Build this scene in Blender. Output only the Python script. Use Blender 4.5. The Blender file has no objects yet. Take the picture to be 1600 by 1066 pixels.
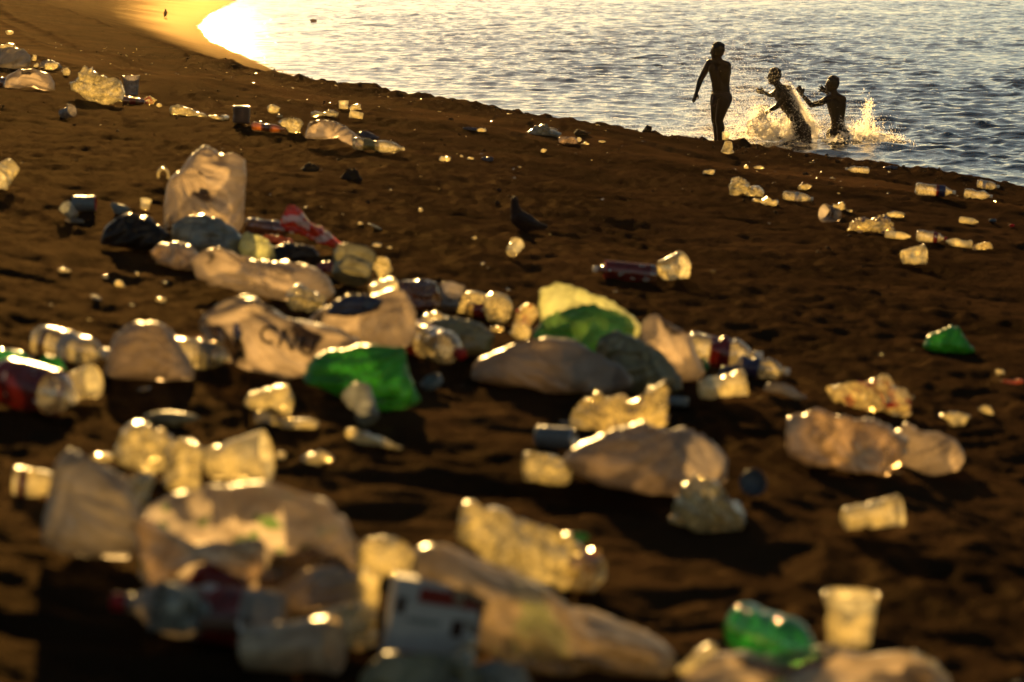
import bpy, math, random
import numpy as np
from mathutils import Vector, Matrix, Quaternion

# ------------------------------------------------------------------ camera, sky, sun, exposure
SC = bpy.context.scene
COL = SC.collection
FPX = 3778.0                       # focal length in pixels of the 1600 wide frame (85 mm on 36 mm)
CAMZ = 2.73
PITCH = math.atan((533 + 75) / FPX)
SUN_EL, SUN_AZ = math.radians(13.0), math.radians(-8.4)     # azimuth from +Y, positive to +X
VEIL_DENSITY = 0.00010

cd = bpy.data.cameras.new('camera')
cam = bpy.data.objects.new('camera', cd); COL.objects.link(cam)
cam.location = (0, 0, CAMZ); cam.rotation_euler = (math.pi / 2 - PITCH, 0, 0)
cd.lens = 85.0; cd.sensor_width = 36.0; cd.clip_start = 0.1; cd.clip_end = 20000
cd.dof.use_dof = True; cd.dof.focus_distance = 33.0
cd.dof.aperture_fstop = 0.085 / 0.0198; cd.dof.aperture_blades = 0
SC.camera = cam

w = bpy.data.worlds.new('World'); SC.world = w; w.use_nodes = True
nt = w.node_tree
sky = nt.nodes.new('ShaderNodeTexSky'); sky.sky_type = 'NISHITA'; sky.sun_disc = False
sky.sun_elevation = SUN_EL; sky.sun_rotation = SUN_AZ; sky.dust_density = 0.15; sky.air_density = 0.7
wt = nt.nodes.new('ShaderNodeMix'); wt.data_type = 'RGBA'; wt.blend_type = 'MULTIPLY'; wt.inputs[0].default_value = 1
wt.inputs[7].default_value = (0.90, 0.765, 0.55, 1)               # the golden white balance of the evening
nt.links.new(sky.outputs[0], wt.inputs[6]); nt.links.new(wt.outputs[2], nt.nodes['Background'].inputs[0])
nt.nodes['Background'].inputs[1].default_value = 0.05

sl = bpy.data.lights.new('sun', 'SUN'); so = bpy.data.objects.new('sun', sl); COL.objects.link(so)
sl.energy = 5.0; sl.angle = math.radians(0.5); sl.color = (1.0, 0.605, 0.195)
SDIR = Vector((math.sin(SUN_AZ) * math.cos(SUN_EL), math.cos(SUN_AZ) * math.cos(SUN_EL), math.sin(SUN_EL)))
so.rotation_euler = SDIR.to_track_quat('Z', 'Y').to_euler(); so.location = (0, 0, 50)

vs = SC.view_settings
vs.view_transform = 'Standard'; vs.look = 'None'; vs.gamma = 1.0; vs.use_curve_mapping = False
vs.exposure = 1.42
cy = SC.cycles
cy.use_denoising = True
cy.max_bounces = 14; cy.diffuse_bounces = 5; cy.glossy_bounces = 4; cy.transmission_bounces = 10
cy.transparent_max_bounces = 24; cy.volume_bounces = 0; cy.caustics_reflective = False; cy.caustics_refractive = False
cy.sample_clamp_indirect = 6.0

# ------------------------------------------------------------------ numpy helpers
def _hash(ix, iy, seed):
    h = (ix.astype(np.int64) * 374761393 + iy.astype(np.int64) * 668265263 + seed * 974711) & 0x7fffffff
    h = ((h ^ (h >> 13)) * 1274126177) & 0x7fffffff
    h = h ^ (h >> 16)
    return (h & 0xffff) / 65535.0 * 2 * np.pi
def noise(x, y, seed=0):
    ix = np.floor(x); iy = np.floor(y); fx = x - ix; fy = y - iy
    ux = fx * fx * fx * (fx * (fx * 6 - 15) + 10); uy = fy * fy * fy * (fy * (fy * 6 - 15) + 10)
    def g(a, b):
        t = _hash(ix + a, iy + b, seed)
        return np.cos(t) * (fx - a) + np.sin(t) * (fy - b)
    n0 = g(0, 0) * (1 - ux) + g(1, 0) * ux
    n1 = g(0, 1) * (1 - ux) + g(1, 1) * ux
    return (n0 * (1 - uy) + n1 * uy) * 1.4
def sstep(a, b, x):
    t = np.clip((x - a) / (b - a), 0, 1); return t * t * (3 - 2 * t)

CY = [-60, 0, 8, 16, 18.9, 21.6, 25.2, 26.6, 30, 40, 60, 100, 200, 600, 4000]
CX = [60, 20, 13, 6.5, 4.0, 1.7, -1.33, -2.5, -4.0, -6.4, -11.5, -22, -50, -150, -1000]
WY = [-60, 0, 16, 21.6, 26.2, 30, 34, 36, 45, 57, 75, 90, 108, 130, 200, 600, 4000]
WX = [80, 34, 14.5, 9.5, 6.6, 4.2, 1.9, 0.6, -2.6, -5.6, -9.3, -11.6, -13.4, -15, -20, -55, -400]
def sand_base(X, Y):
    xc = np.interp(Y, CY, CX); xw = np.interp(Y, WY, WX)
    plane = CAMZ - 1.0 - 0.1 * X - 0.024 * Y
    pc = CAMZ - 1.0 - 0.1 * xc - 0.024 * Y
    t = (X - xc) / np.maximum(xw - xc, 0.5)
    pc = np.maximum(pc, 0.7)
    fall = pc * (1 - 1.25 * t + 0.25 * t * t)
    fall = np.where(t > 1, -0.045 * (X - xw) - 0.0 , fall)
    plane = np.minimum(np.maximum(plane, -3), 4.5)
    k = sstep(-0.12, 0.12, t)
    z = np.where(t < 0.12, plane * (1 - k) + fall * k, fall)
    return np.maximum(z, -3.0), t
def track(X, Y):
    q = (X - np.interp(Y, CY, CX) + 2.4 - 0.15 * np.sin(Y * 0.25)) / (1.05 + 0.2 * noise(Y * .3, X * 0, 17))
    return np.exp(-q ** 4)
def sand_h(X, Y):
    X = np.asarray(X, float); Y = np.asarray(Y, float)
    z, t = sand_base(X, Y)
    d = 1 - sstep(0.12, 0.8, t)                       # dry sand is lumpy, wet sand smooth
    wx = X + 0.25 * noise(X * 0.9, Y * 0.9, 5); wy = Y + 0.25 * noise(X * 0.9 + 9, Y * 0.9, 6)
    z = z + 0.05 * noise(X * 0.35, Y * 0.35, 1) * d + 0.035 * noise(X * 0.9, Y * 0.8, 2) * d
    trk = track(X, Y)
    r = 1 - np.abs(noise(wx * 2.6, wy * 2.4, 3)) * 2
    z = z + 0.014 * r * d * (1 - .6 * trk)
    r2 = 1 - np.abs(noise(wx * 6.1 + 3, wy * 6.5, 4)) * 2
    z = z + 0.0125 * r2 * d * (1 - .7 * trk)
    r3 = 1 - np.abs(noise(wx * 11 + 7, wy * 12, 14)) * 2
    z = z + 0.0055 * r3 * d * (1 - .7 * trk)
    z = z + 0.004 * noise(wx * 17, wy * 15, 7) * d
    # trampled crumbly lip along the crest
    lip = np.exp(-((t - 0.02) / 0.035) ** 2)
    z = z + lip * (0.02 + 0.06 * np.maximum(0, noise(X * 3.1, Y * 3.1, 8)) + 0.05 * np.maximum(0, noise(X * 8, Y * 8, 9)))
    # vehicle ruts running along the beach inside the crest
    for off in (-3.1, -1.7):
        q = (X - np.interp(Y, CY, CX) - off - 0.15 * np.sin(Y * 0.25)) / 0.17
        z = z - 0.022 * np.exp(-q ** 4) * d + 0.016 * np.exp(-((np.abs(q) - 1.5) / 0.4) ** 2) * d
    return z

RIGHT = Vector((1, 0, 0)); FWD = Vector((0, math.cos(PITCH), -math.sin(PITCH))); UP = Vector((0, math.sin(PITCH), math.cos(PITCH)))
_Y = 2.0 * np.exp(np.linspace(0, math.log(100), 6000))
def at(px, py):
    """the point of the sand seen at this place in the photograph, and pixels per metre there"""
    d = FWD * FPX + RIGHT * (px - 800) - UP * (py - 533)
    X = d.x / d.y * _Y; Z = CAMZ + d.z / d.y * _Y
    h = sand_h(X, _Y)
    k = np.argmax(h >= Z) if (h >= Z).any() else len(_Y) - 1
    P = Vector((float(X[k]), float(_Y[k]), float(h[k])))
    return P, FPX / ((P - Vector((0, 0, CAMZ))).dot(FWD))

# ------------------------------------------------------------------ materials
def newmat(name):
    m = bpy.data.materials.new(name); m.use_nodes = True
    n = m.node_tree; n.nodes.clear()
    out = n.nodes.new('ShaderNodeOutputMaterial')
    return m, n, out
def N(n, t, **kw):
    o = n.nodes.new(t)
    for k, v in kw.items():
        if isinstance(k, str) and k in o.inputs: o.inputs[k].default_value = v
        else: setattr(o, k, v)
    return o
def plastic(name, col, trl=0.5, trp=0.0, gl=0.08, rough=0.25, patch=0.5, pscale=9.0, col2=None, spot=(6, 0.62), bump=0.22, bscale=60, dirt=0.25, win=0.0, wscale=5.0, fz=None, fold=0.35, fscale=14.0):
    """thin plastic: diffuse + translucent (trl), see-through share (trp), gloss; patches where one layer only lets more through"""
    m, n, out = newmat(name); L = n.links.new
    tc = N(n, 'ShaderNodeTexCoord')
    oi = N(n, 'ShaderNodeObjectInfo')
    add = N(n, 'ShaderNodeVectorMath', operation='ADD')
    mul = N(n, 'ShaderNodeMath', operation='MULTIPLY'); mul.inputs[1].default_value = 37.0
    L(oi.outputs['Random'], mul.inputs[0]); L(tc.outputs['Object'], add.inputs[0]); L(mul.outputs[0], add.inputs[1])
    nz = N(n, 'ShaderNodeTexNoise', Scale=pscale, Detail=4.0); L(add.outputs[0], nz.inputs['Vector'])
    ramp = N(n, 'ShaderNodeMapRange'); ramp.inputs[1].default_value = 0.38; ramp.inputs[2].default_value = 0.62
    ramp.inputs[3].default_value = 1 - patch; ramp.inputs[4].default_value = 1.0
    L(nz.outputs[0], ramp.inputs[0])
    # grime
    nd = N(n, 'ShaderNodeTexNoise', Scale=pscale * 2.7, Detail=6.0); L(add.outputs[0], nd.inputs['Vector'])
    dr = N(n, 'ShaderNodeMapRange'); dr.inputs[1].default_value = 0.5; dr.inputs[2].default_value = 0.75; dr.inputs[4].default_value = dirt
    L(nd.outputs[0], dr.inputs[0])
    c1 = N(n, 'ShaderNodeMix', data_type='RGBA'); c1.inputs[6].default_value = (*col, 1); c1.inputs[7].default_value = (0.10, 0.065, 0.04, 1)
    L(dr.outputs[0], c1.inputs[0]); csrc = c1.outputs[2]
    if col2:
        ns = N(n, 'ShaderNodeTexNoise', Scale=spot[0], Detail=1.0); L(add.outputs[0], ns.inputs['Vector'])
        sr = N(n, 'ShaderNodeMapRange'); sr.inputs[1].default_value = spot[1]; sr.inputs[2].default_value = spot[1] + 0.03; L(ns.outputs[0], sr.inputs[0])
        c2 = N(n, 'ShaderNodeMix', data_type='RGBA'); L(sr.outputs[0], c2.inputs[0]); L(csrc, c2.inputs[6]); c2.inputs[7].default_value = (*col2, 1)
        csrc = c2.outputs[2]
    bn0 = N(n, 'ShaderNodeTexNoise', Scale=bscale, Detail=3.0); L(add.outputs[0], bn0.inputs['Vector'])
    cr0 = N(n, 'ShaderNodeTexVoronoi', feature='DISTANCE_TO_EDGE', Scale=bscale * 0.42); L(add.outputs[0], cr0.inputs['Vector'])
    bn = N(n, 'ShaderNodeMath', operation='MULTIPLY_ADD'); L(cr0.outputs['Distance'], bn.inputs[0]); bn.inputs[1].default_value = 1.5; L(bn0.outputs[0], bn.inputs[2])
    bp = N(n, 'ShaderNodeBump', Strength=bump, Distance=0.004); L(bn.outputs[0], bp.inputs['Height'])
    # creased and doubled film: thin warped lines that let less light through
    wv = N(n, 'ShaderNodeTexNoise', Scale=fscale * .5, Detail=3.0); L(add.outputs[0], wv.inputs['Vector'])
    wm = N(n, 'ShaderNodeVectorMath', operation='MULTIPLY_ADD'); L(wv.outputs['Color'], wm.inputs[0]); wm.inputs[1].default_value = (.16, .16, .16); L(add.outputs[0], wm.inputs[2])
    fv = N(n, 'ShaderNodeTexVoronoi', feature='DISTANCE_TO_EDGE', Scale=fscale); L(wm.outputs[0], fv.inputs['Vector'])
    fr_ = N(n, 'ShaderNodeMapRange', interpolation_type='SMOOTHSTEP'); fr_.inputs[1].default_value = 0.0; fr_.inputs[2].default_value = 0.16; fr_.inputs[3].default_value = 1 - fold; fr_.inputs[4].default_value = 1.0; L(fv.outputs['Distance'], fr_.inputs[0])
    fc = N(n, 'ShaderNodeMix', data_type='RGBA', blend_type='MULTIPLY'); fc.inputs[0].default_value = 1; L(csrc, fc.inputs[6]); L(fr_.outputs[0], fc.inputs[7]); csrc = fc.outputs[2]
    di = N(n, 'ShaderNodeBsdfDiffuse'); L(csrc, di.inputs[0]); L(bp.outputs[0], di.inputs['Normal'])
    tr = N(n, 'ShaderNodeBsdfTranslucent'); L(csrc, tr.inputs[0]); L(bp.outputs[0], tr.inputs['Normal'])
    f1 = N(n, 'ShaderNodeMath', operation='MULTIPLY'); L(ramp.outputs[0], f1.inputs[0]); f1.inputs[1].default_value = trl
    m1 = N(n, 'ShaderNodeMixShader'); L(f1.outputs[0], m1.inputs[0]); L(di.outputs[0], m1.inputs[1]); L(tr.outputs[0], m1.inputs[2])
    last = m1.outputs[0]
    wr = None
    if win > 0:
        wn = N(n, 'ShaderNodeTexNoise', Scale=wscale, Detail=2.0, Roughness=0.4); L(add.outputs[0], wn.inputs['Vector'])
        wr = N(n, 'ShaderNodeMapRange'); wr.inputs[1].default_value = 0.54; wr.inputs[2].default_value = 0.57; wr.inputs[4].default_value = win; L(wn.outputs[0], wr.inputs[0])
    if trp > 0 or win > 0:
        tp = N(n, 'ShaderNodeBsdfTransparent')
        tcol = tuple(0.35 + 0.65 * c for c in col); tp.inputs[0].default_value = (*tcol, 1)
        f2 = N(n, 'ShaderNodeMath', operation='MULTIPLY'); L(ramp.outputs[0], f2.inputs[0]); f2.inputs[1].default_value = trp
        if wr:
            fa = N(n, 'ShaderNodeMath', operation='ADD'); fa.use_clamp = True; L(f2.outputs[0], fa.inputs[0]); L(wr.outputs[0], fa.inputs[1]); f2 = fa
        m2 = N(n, 'ShaderNodeMixShader'); L(f2.outputs[0], m2.inputs[0]); L(last, m2.inputs[1]); L(tp.outputs[0], m2.inputs[2]); last = m2.outputs[0]
    gs = N(n, 'ShaderNodeBsdfGlossy', Roughness=rough); L(bp.outputs[0], gs.inputs['Normal'])
    lw = N(n, 'ShaderNodeFresnel', IOR=1.45); L(bp.outputs[0], lw.inputs['Normal'])
    f3 = N(n, 'ShaderNodeMath', operation='MULTIPLY_ADD'); L(lw.outputs[0], f3.inputs[0]); f3.inputs[1].default_value = fz if fz is not None else (0.8 if rough < 0.2 else 0.3); f3.inputs[2].default_value = gl * 0.5
    f3.use_clamp = True
    m3 = N(n, 'ShaderNodeMixShader'); L(f3.outputs[0], m3.inputs[0]); L(last, m3.inputs[1]); L(gs.outputs[0], m3.inputs[2])
    L(m3.outputs[0], out.inputs[0])
    return m
def simple(name, col, rough=0.5, spec=0.3, metal=0.0, trl=0.0):
    return_m, n, out = newmat(name); L = n.links.new
    b = N(n, 'ShaderNodeBsdfPrincipled', Roughness=rough, Metallic=metal)
    b.inputs['Specular IOR Level'].default_value = spec
    tc = N(n, 'ShaderNodeTexCoord'); nz = N(n, 'ShaderNodeTexNoise', Scale=40.0, Detail=5.0); L(tc.outputs['Object'], nz.inputs['Vector'])
    mx = N(n, 'ShaderNodeMix', data_type='RGBA'); L(nz.outputs[0], mx.inputs[0])
    mx.inputs[6].default_value = (*[c * 0.75 for c in col], 1); mx.inputs[7].default_value = (*[min(1, c * 1.2) for c in col], 1)
    L(mx.outputs[2], b.inputs['Base Color']); last = b.outputs[0]
    if trl:
        t = N(n, 'ShaderNodeBsdfTranslucent'); t.inputs[0].default_value = (*col, 1)
        ms = N(n, 'ShaderNodeMixShader'); ms.inputs[0].default_value = trl; L(last, ms.inputs[1]); L(t.outputs[0], ms.inputs[2]); last = ms.outputs[0]
    L(last, out.inputs[0]); return return_m

CREAM = (0.80, 0.74, 0.64)
M = {
 'bag':    plastic('warm-tinted white bag film', (0.56, 0.47, 0.36), trl=0.74, trp=0.25, gl=0.05, rough=0.35, patch=0.4, pscale=7, win=.85, wscale=4.5, fold=0.18, fscale=9),  # white film; the warm evening light is mixed into its colour
 'bagthin': plastic('thin warm-tinted white bag film', (0.62, 0.48, 0.32), trl=0.80, trp=0.35, gl=0.08, rough=0.25, patch=0.8, pscale=9, win=.5, wscale=9, fold=0.45, fscale=13),  # same warm light in the colour of this white film
 'baggrey': plastic('grey bag film', (0.33, 0.29, 0.24), trl=0.58, trp=0.12, win=.5, wscale=7, gl=0.07, rough=0.3, patch=0.5, pscale=8, fold=0.2, fscale=9),
 'bagaqua': plastic('pale aqua bag film', (0.25, 0.25, 0.21), trl=0.5, trp=0.12, gl=0.10, rough=0.25, patch=0.5),
 'bagolive': plastic('olive bag film', (0.22, 0.20, 0.11), trl=0.55, trp=0.05, gl=0.08, rough=0.3, patch=0.6, pscale=6),
 'baggreen': plastic('green bag film', (0.055, 0.30, 0.045), trl=0.75, trp=0.12, win=.5, wscale=8, gl=0.05, rough=0.3, patch=0.45, pscale=8, dirt=0.1, fold=0.35, fscale=10),
 'baglime': plastic('yellow green bag film', (0.75, 0.74, 0.42), trl=0.75, trp=0.25, gl=0.06, rough=0.3, patch=0.3, pscale=5, col2=(0.04, 0.36, 0.10), spot=(4.2, 0.47), dirt=0.1),
 'bagflower': plastic('white bag with green print', (0.56, 0.46, 0.34), trl=0.74, win=.85, wscale=4, trp=0.20, gl=0.05, rough=0.35, patch=0.5, pscale=6, col2=(0.12, 0.20, 0.06), spot=(22, 0.64), fold=0.18, fscale=8),  # white ground with the warm light put into its colour
 'bagblack': plastic('black bag film', (0.010, 0.008, 0.006), trl=0.1, gl=0.03, rough=0.3, patch=0.2, dirt=0.1),
 'bagblue': plastic('dark blue film', (0.05, 0.05, 0.09), trl=0.35, gl=0.08, rough=0.3, patch=0.3, dirt=0.15),
 'film':   plastic('clear crumpled film tinted with sun glow', (0.95, 0.84, 0.50), trl=0.90, trp=0.50, gl=0.14, rough=0.18, patch=0.5, pscale=16, dirt=0.15, fold=0.5, fscale=26),  # clear film; the sun's golden glow is put into its colour
 'filmred': plastic('printed film red', (0.92, 0.79, 0.42), trl=0.88, trp=0.42, gl=0.12, rough=0.2, patch=0.5, pscale=14, col2=(0.40, 0.03, 0.03), spot=(18, 0.58), dirt=0.15, fold=0.6, fscale=22),  # unprinted film takes the golden glow as its colour
 'filmblue': plastic('printed film blue', (0.92, 0.79, 0.42), trl=0.88, trp=0.42, gl=0.12, rough=0.2, patch=0.5, pscale=14, col2=(0.04, 0.04, 0.16), spot=(15, 0.54), dirt=0.1, fold=0.6, fscale=20),  # glow yellow put into the unprinted film here too
 'cup':    plastic('translucent cup tinted with sun glow', (0.94, 0.83, 0.50), trl=0.86, trp=0.52, gl=0.12, rough=0.2, patch=0.75, pscale=18, dirt=0.4, fold=0.3, fscale=22),  # pale cup, yellowed to hold the backlit glow
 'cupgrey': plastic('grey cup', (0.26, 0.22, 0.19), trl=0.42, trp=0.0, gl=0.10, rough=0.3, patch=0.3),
 'pet':    plastic('clear bottle', (0.95, 0.84, 0.54), trl=0.88, trp=0.72, gl=0.22, rough=0.09, patch=0.45, pscale=16, bump=0.15, dirt=0.25, fold=0.5, fscale=30),  # clear plastic coloured with the yellow of sun shining through
 'petgreen': plastic('green bottle', (0.08, 0.58, 0.12), trl=0.88, trp=0.72, gl=0.2, rough=0.09, patch=0.45, pscale=16, bump=0.15, dirt=0.1, fold=0.6, fscale=14),
 'petamber': plastic('amber bottle', (0.72, 0.30, 0.05), trl=0.7, trp=0.35, gl=0.2, rough=0.09, patch=0.45, pscale=12, bump=0.15, dirt=0.15),
 'petbrown': plastic('brown bottle', (0.16, 0.07, 0.035), trl=0.45, trp=0.15, gl=0.2, rough=0.1, patch=0.4, bump=0.15, dirt=0.15),
 'orange': plastic('orange film', (0.75, 0.24, 0.03), trl=0.6, trp=0.05, gl=0.12, rough=0.2, patch=0.3, dirt=0.1),
 'red':    plastic('red label film', (0.22, 0.02, 0.014), trl=0.35, gl=0.10, rough=0.25, patch=0.3, col2=(0.6, 0.5, 0.45), spot=(30, 0.66), dirt=0.1),
 'redpack': plastic('red and white packet film', (0.62, 0.07, 0.03), trl=0.35, gl=0.10, rough=0.25, patch=0.2, col2=(0.6, 0.56, 0.52), spot=(14, 0.52), dirt=0.1),
 'blue':   plastic('blue label film', (0.045, 0.04, 0.11), trl=0.40, gl=0.10, rough=0.25, patch=0.3, dirt=0.1),
 'olive':  plastic('olive label film', (0.22, 0.20, 0.07), trl=0.45, gl=0.08, rough=0.3, patch=0.3, dirt=0.1),
 'label':  plastic('white label film', (0.6, 0.55, 0.5), trl=0.40, gl=0.08, rough=0.3, patch=0.3, dirt=0.2),
 'baggreywarm': plastic('dull warm grey bag film', (0.36, 0.29, 0.225), trl=0.66, trp=0.16, win=.45, wscale=6, gl=0.05, rough=0.35, patch=0.5, pscale=6, fold=0.2, fscale=9),
 'bagmix': plastic('pale bag with green tint', (0.48, 0.39, 0.27), trl=0.68, trp=0.2, win=.5, wscale=6, gl=0.06, rough=0.3, patch=0.55, pscale=6, col2=(0.30, 0.38, 0.18), spot=(5, 0.60)),
 'cupgold': plastic('dense cup', (0.55, 0.43, 0.28), trl=0.6, trp=0.05, gl=0.12, rough=0.25, patch=0.3, pscale=8),
 'bluegreycard': simple('grey board', (0.14, 0.16, 0.16), 0.7),
 'lit_lime': plastic('film tinted sunlit yellow', (0.82, 0.82, 0.48), trl=0.85, trp=0.3, gl=0.07, rough=0.3, patch=0.3, pscale=8, dirt=0.1),  # yellow of sunlit bag film, kept as its colour
 'baggreen2': plastic('sea green bag film', (0.085, 0.34, 0.12), trl=0.78, trp=0.15, gl=0.05, rough=0.3, patch=0.3, pscale=6, dirt=0.1, win=.75, wscale=5),
 'capred': simple('red cap', (0.35, 0.015, 0.015), 0.4, trl=0.35),
 'capblue': simple('blue cap', (0.08, 0.10, 0.13), 0.4, trl=0.3),
 'capwhite': simple('white cap', (0.6, 0.58, 0.54), 0.4, trl=0.3),
 'capgreen': simple('green cap', (0.02, 0.16, 0.03), 0.4, trl=0.3),
 'bluegrey': simple('blue grey plastic', (0.12, 0.13, 0.13), 0.35),
 'tin':    simple('rusty tin', (0.10, 0.05, 0.03), 0.45, metal=0.3),
 'lid':    simple('bare metal lid', (0.6, 0.58, 0.55), 0.3, metal=0.9),
 'card':   simple('grey card', (0.34, 0.32, 0.30), 0.7, spec=0.15),
 'cardred': simple('dark red print', (0.16, 0.015, 0.008), 0.6, spec=0.15),
 'ink':    simple('dark print', (0.03, 0.012, 0.008), 0.6, spec=0.1),
 'clod':   simple('dark wet clod', (0.035, 0.022, 0.014), 0.9, spec=0.1),
 'wood':   simple('weathered wood', (0.25, 0.15, 0.08), 0.8, spec=0.1),
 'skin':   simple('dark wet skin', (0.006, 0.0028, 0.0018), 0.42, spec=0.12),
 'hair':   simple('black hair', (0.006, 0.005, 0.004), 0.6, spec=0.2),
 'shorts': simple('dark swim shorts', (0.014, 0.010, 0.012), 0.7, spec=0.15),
 'feather': simple('dark feathers', (0.022, 0.011, 0.008), 0.75, spec=0.15),
 'beak':   simple('bird legs and beak', (0.12, 0.035, 0.02), 0.6),
}

# ------------------------------------------------------------------ object helpers
def mesh_obj(name, V, F, mat=None, parent=None, smooth=True, loc=None):
    me = bpy.data.meshes.new(name)
    if isinstance(F, np.ndarray):
        k = F.shape[1]
        me.vertices.add(len(V)); me.vertices.foreach_set('co', np.asarray(V, np.float32).ravel())
        me.loops.add(F.size); me.loops.foreach_set('vertex_index', F.astype(np.int32).ravel())
        me.polygons.add(len(F)); me.polygons.foreach_set('loop_start', np.arange(0, F.size, k, dtype=np.int32))
        me.polygons.foreach_set('loop_total', np.full(len(F), k, np.int32))
        me.update(calc_edges=True)
    else:
        me.from_pydata([tuple(v) for v in V], [], F); me.update()
    if smooth: me.polygons.foreach_set('use_smooth', np.ones(len(me.polygons), bool))
    if mat: me.materials.append(mat)
    o = bpy.data.objects.new(name, me); COL.objects.link(o)
    if parent: o.parent = parent
    if loc is not None: o.location = loc
    return o
GROUPS = {'bag': 'plastic bags strewn over the beach', 'bottle': 'plastic bottles lying on the sand', 'cup': 'plastic cups dropped on the sand',
          'scrap': 'scraps of plastic on the sand', 'wrapper': 'crumpled wrappers on the sand', 'bottle cap': 'loose caps and lids on the sand'}
def tag(o, label, cat, group=None):
    o['label'] = label; o['category'] = cat
    g = group or GROUPS.get(cat)
    if g: o['group'] = g
    return o
def empty(name, loc):
    o = bpy.data.objects.new(name, None); COL.objects.link(o); o.location = loc; o.empty_display_size = 0.05; return o

def crumple(P, size, amp, seed, octs=7, soft=False):
    r = np.random.RandomState(seed)
    D = np.zeros_like(P); Q = P / size
    for i in range(octs):
        d = r.normal(size=3); d /= np.linalg.norm(d)
        v = r.normal(size=3); v /= np.linalg.norm(v)
        k = 1.1 * 1.42 ** i
        ph = Q @ d * k + r.rand() + 0.18 * np.sin(Q @ r.normal(size=3) * k * 2.1 + r.rand() * 6)
        t = np.abs((ph - np.floor(ph)) * 2 - 1) * 2 - 1
        if soft: t = np.sin(t * 1.57)
        D += v * (t * (1.34 ** -i))[:, None]
    return P + D * amp * size * 0.42

def disc(outline, n):
    """grid filling a closed outline (2D), returns points n*n, r, and the grid"""
    O = np.asarray(outline, float)
    c = (O.max(0) + O.min(0)) / 2 * 0.5 + O.mean(0) * 0.5
    m = 360; th = np.linspace(-math.pi, math.pi, m, endpoint=False); R = np.zeros(m)
    A = O - c; Bv = np.roll(A, -1, 0)
    for j, t in enumerate(th):
        dx, dy = math.cos(t), math.sin(t); best = 0
        for a, b in zip(A, Bv):
            e = b - a; den = dx * e[1] - dy * e[0]
            if abs(den) < 1e-9: continue
            q = (a[0] * e[1] - a[1] * e[0]) / den; u = (a[0] * dy - a[1] * dx) / den
            if q > 0 and -1e-6 <= u <= 1 + 1e-6: best = max(best, q)
        R[j] = best
    good = R > 0
    R = np.interp(th, th[good], R[good], period=2 * math.pi)
    ker = np.array([1, 2, 3, 2, 1]) / 9.0
    R = np.convolve(np.concatenate([R[-2:], R, R[:2]]), ker, 'valid')
    g = np.linspace(-1, 1, n); x, y = np.meshgrid(g, g)
    dx = x * np.sqrt(1 - y * y / 2); dy = y * np.sqrt(1 - x * x / 2)
    r = np.hypot(dx, dy).ravel(); t = np.arctan2(dy, dx).ravel()
    rr = np.interp(t, th, R, period=2 * math.pi)
    return c + (r * rr)[:, None] * np.stack([np.cos(t), np.sin(t)], 1), np.clip(r, 0, 1)
def puff(outline, depth, n, amp, seed, open_back=False, octs=7, lean=0.0, soft=False, pleat=.10):
    """a crumpled, blown-up film body with the given front outline"""
    P, r = disc(outline, n)
    O = np.asarray(outline, float); ext = O.max(0) - O.min(0); size = math.sqrt(max(ext[0] * ext[1], 1e-6))
    D = depth * 0.5 * size
    h = D * np.power(np.maximum(1 - r ** 2.2, 0), 0.55)
    wrel = (P[:, 1] - O[:, 1].min()) / max(ext[1], 1e-6)
    h = h * (1.2 - 0.5 * wrel)
    idx = np.arange(n * n).reshape(n, n)
    quad = np.stack([idx[:-1, :-1], idx[:-1, 1:], idx[1:, 1:], idx[1:, :-1]], -1).reshape(-1, 4)
    V = np.stack([P[:, 0], -h, P[:, 1]], 1)
    F = quad
    if not open_back:
        edge = np.zeros((n, n), bool); edge[0] = edge[-1] = True; edge[:, 0] = edge[:, -1] = True
        edge = edge.ravel()
        back = np.full(n * n, -1); k = len(V)
        back[edge] = np.arange(n * n)[edge]
        inn = np.where(~edge)[0]; back[inn] = k + np.arange(len(inn))
        VB = np.stack([P[inn, 0], h[inn], P[inn, 1]], 1)
        V = np.concatenate([V, VB]); F = np.concatenate([quad, back[quad][:, ::-1]])
    rr = np.random.RandomState(seed + 7)
    if pleat > 0:
        for _ in range(2):
            k = int(rr.randint(len(O))); c0 = O[k] + (O[k] - O.mean(0)) * rr.uniform(.1, .6)
            ang = np.arctan2(V[:, 2] - c0[1], V[:, 0] - c0[0]); dist = np.hypot(V[:, 2] - c0[1], V[:, 0] - c0[0]) / size
            q = ang * rr.uniform(2.2, 4.5) + .35 * np.sin(ang * 5 + rr.rand() * 6) + .25 * np.sin(dist * 5 + rr.rand() * 6) + np.sign(V[:, 1]) * .3
            t = np.abs((q - np.floor(q)) * 2 - 1) ** .8
            e = (t - .5) * pleat * size * np.clip(dist * 1.6, 0, 1)
            V[:, 1] += e * np.where(V[:, 1] > 0, 1, -1) * 1.1; V[:, 2] += e * .35; V[:, 0] += e * .25
    V = crumple(V, size, amp, seed, octs, soft)
    V[:, 1] += lean * V[:, 2]
    return V, F, size

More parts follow.
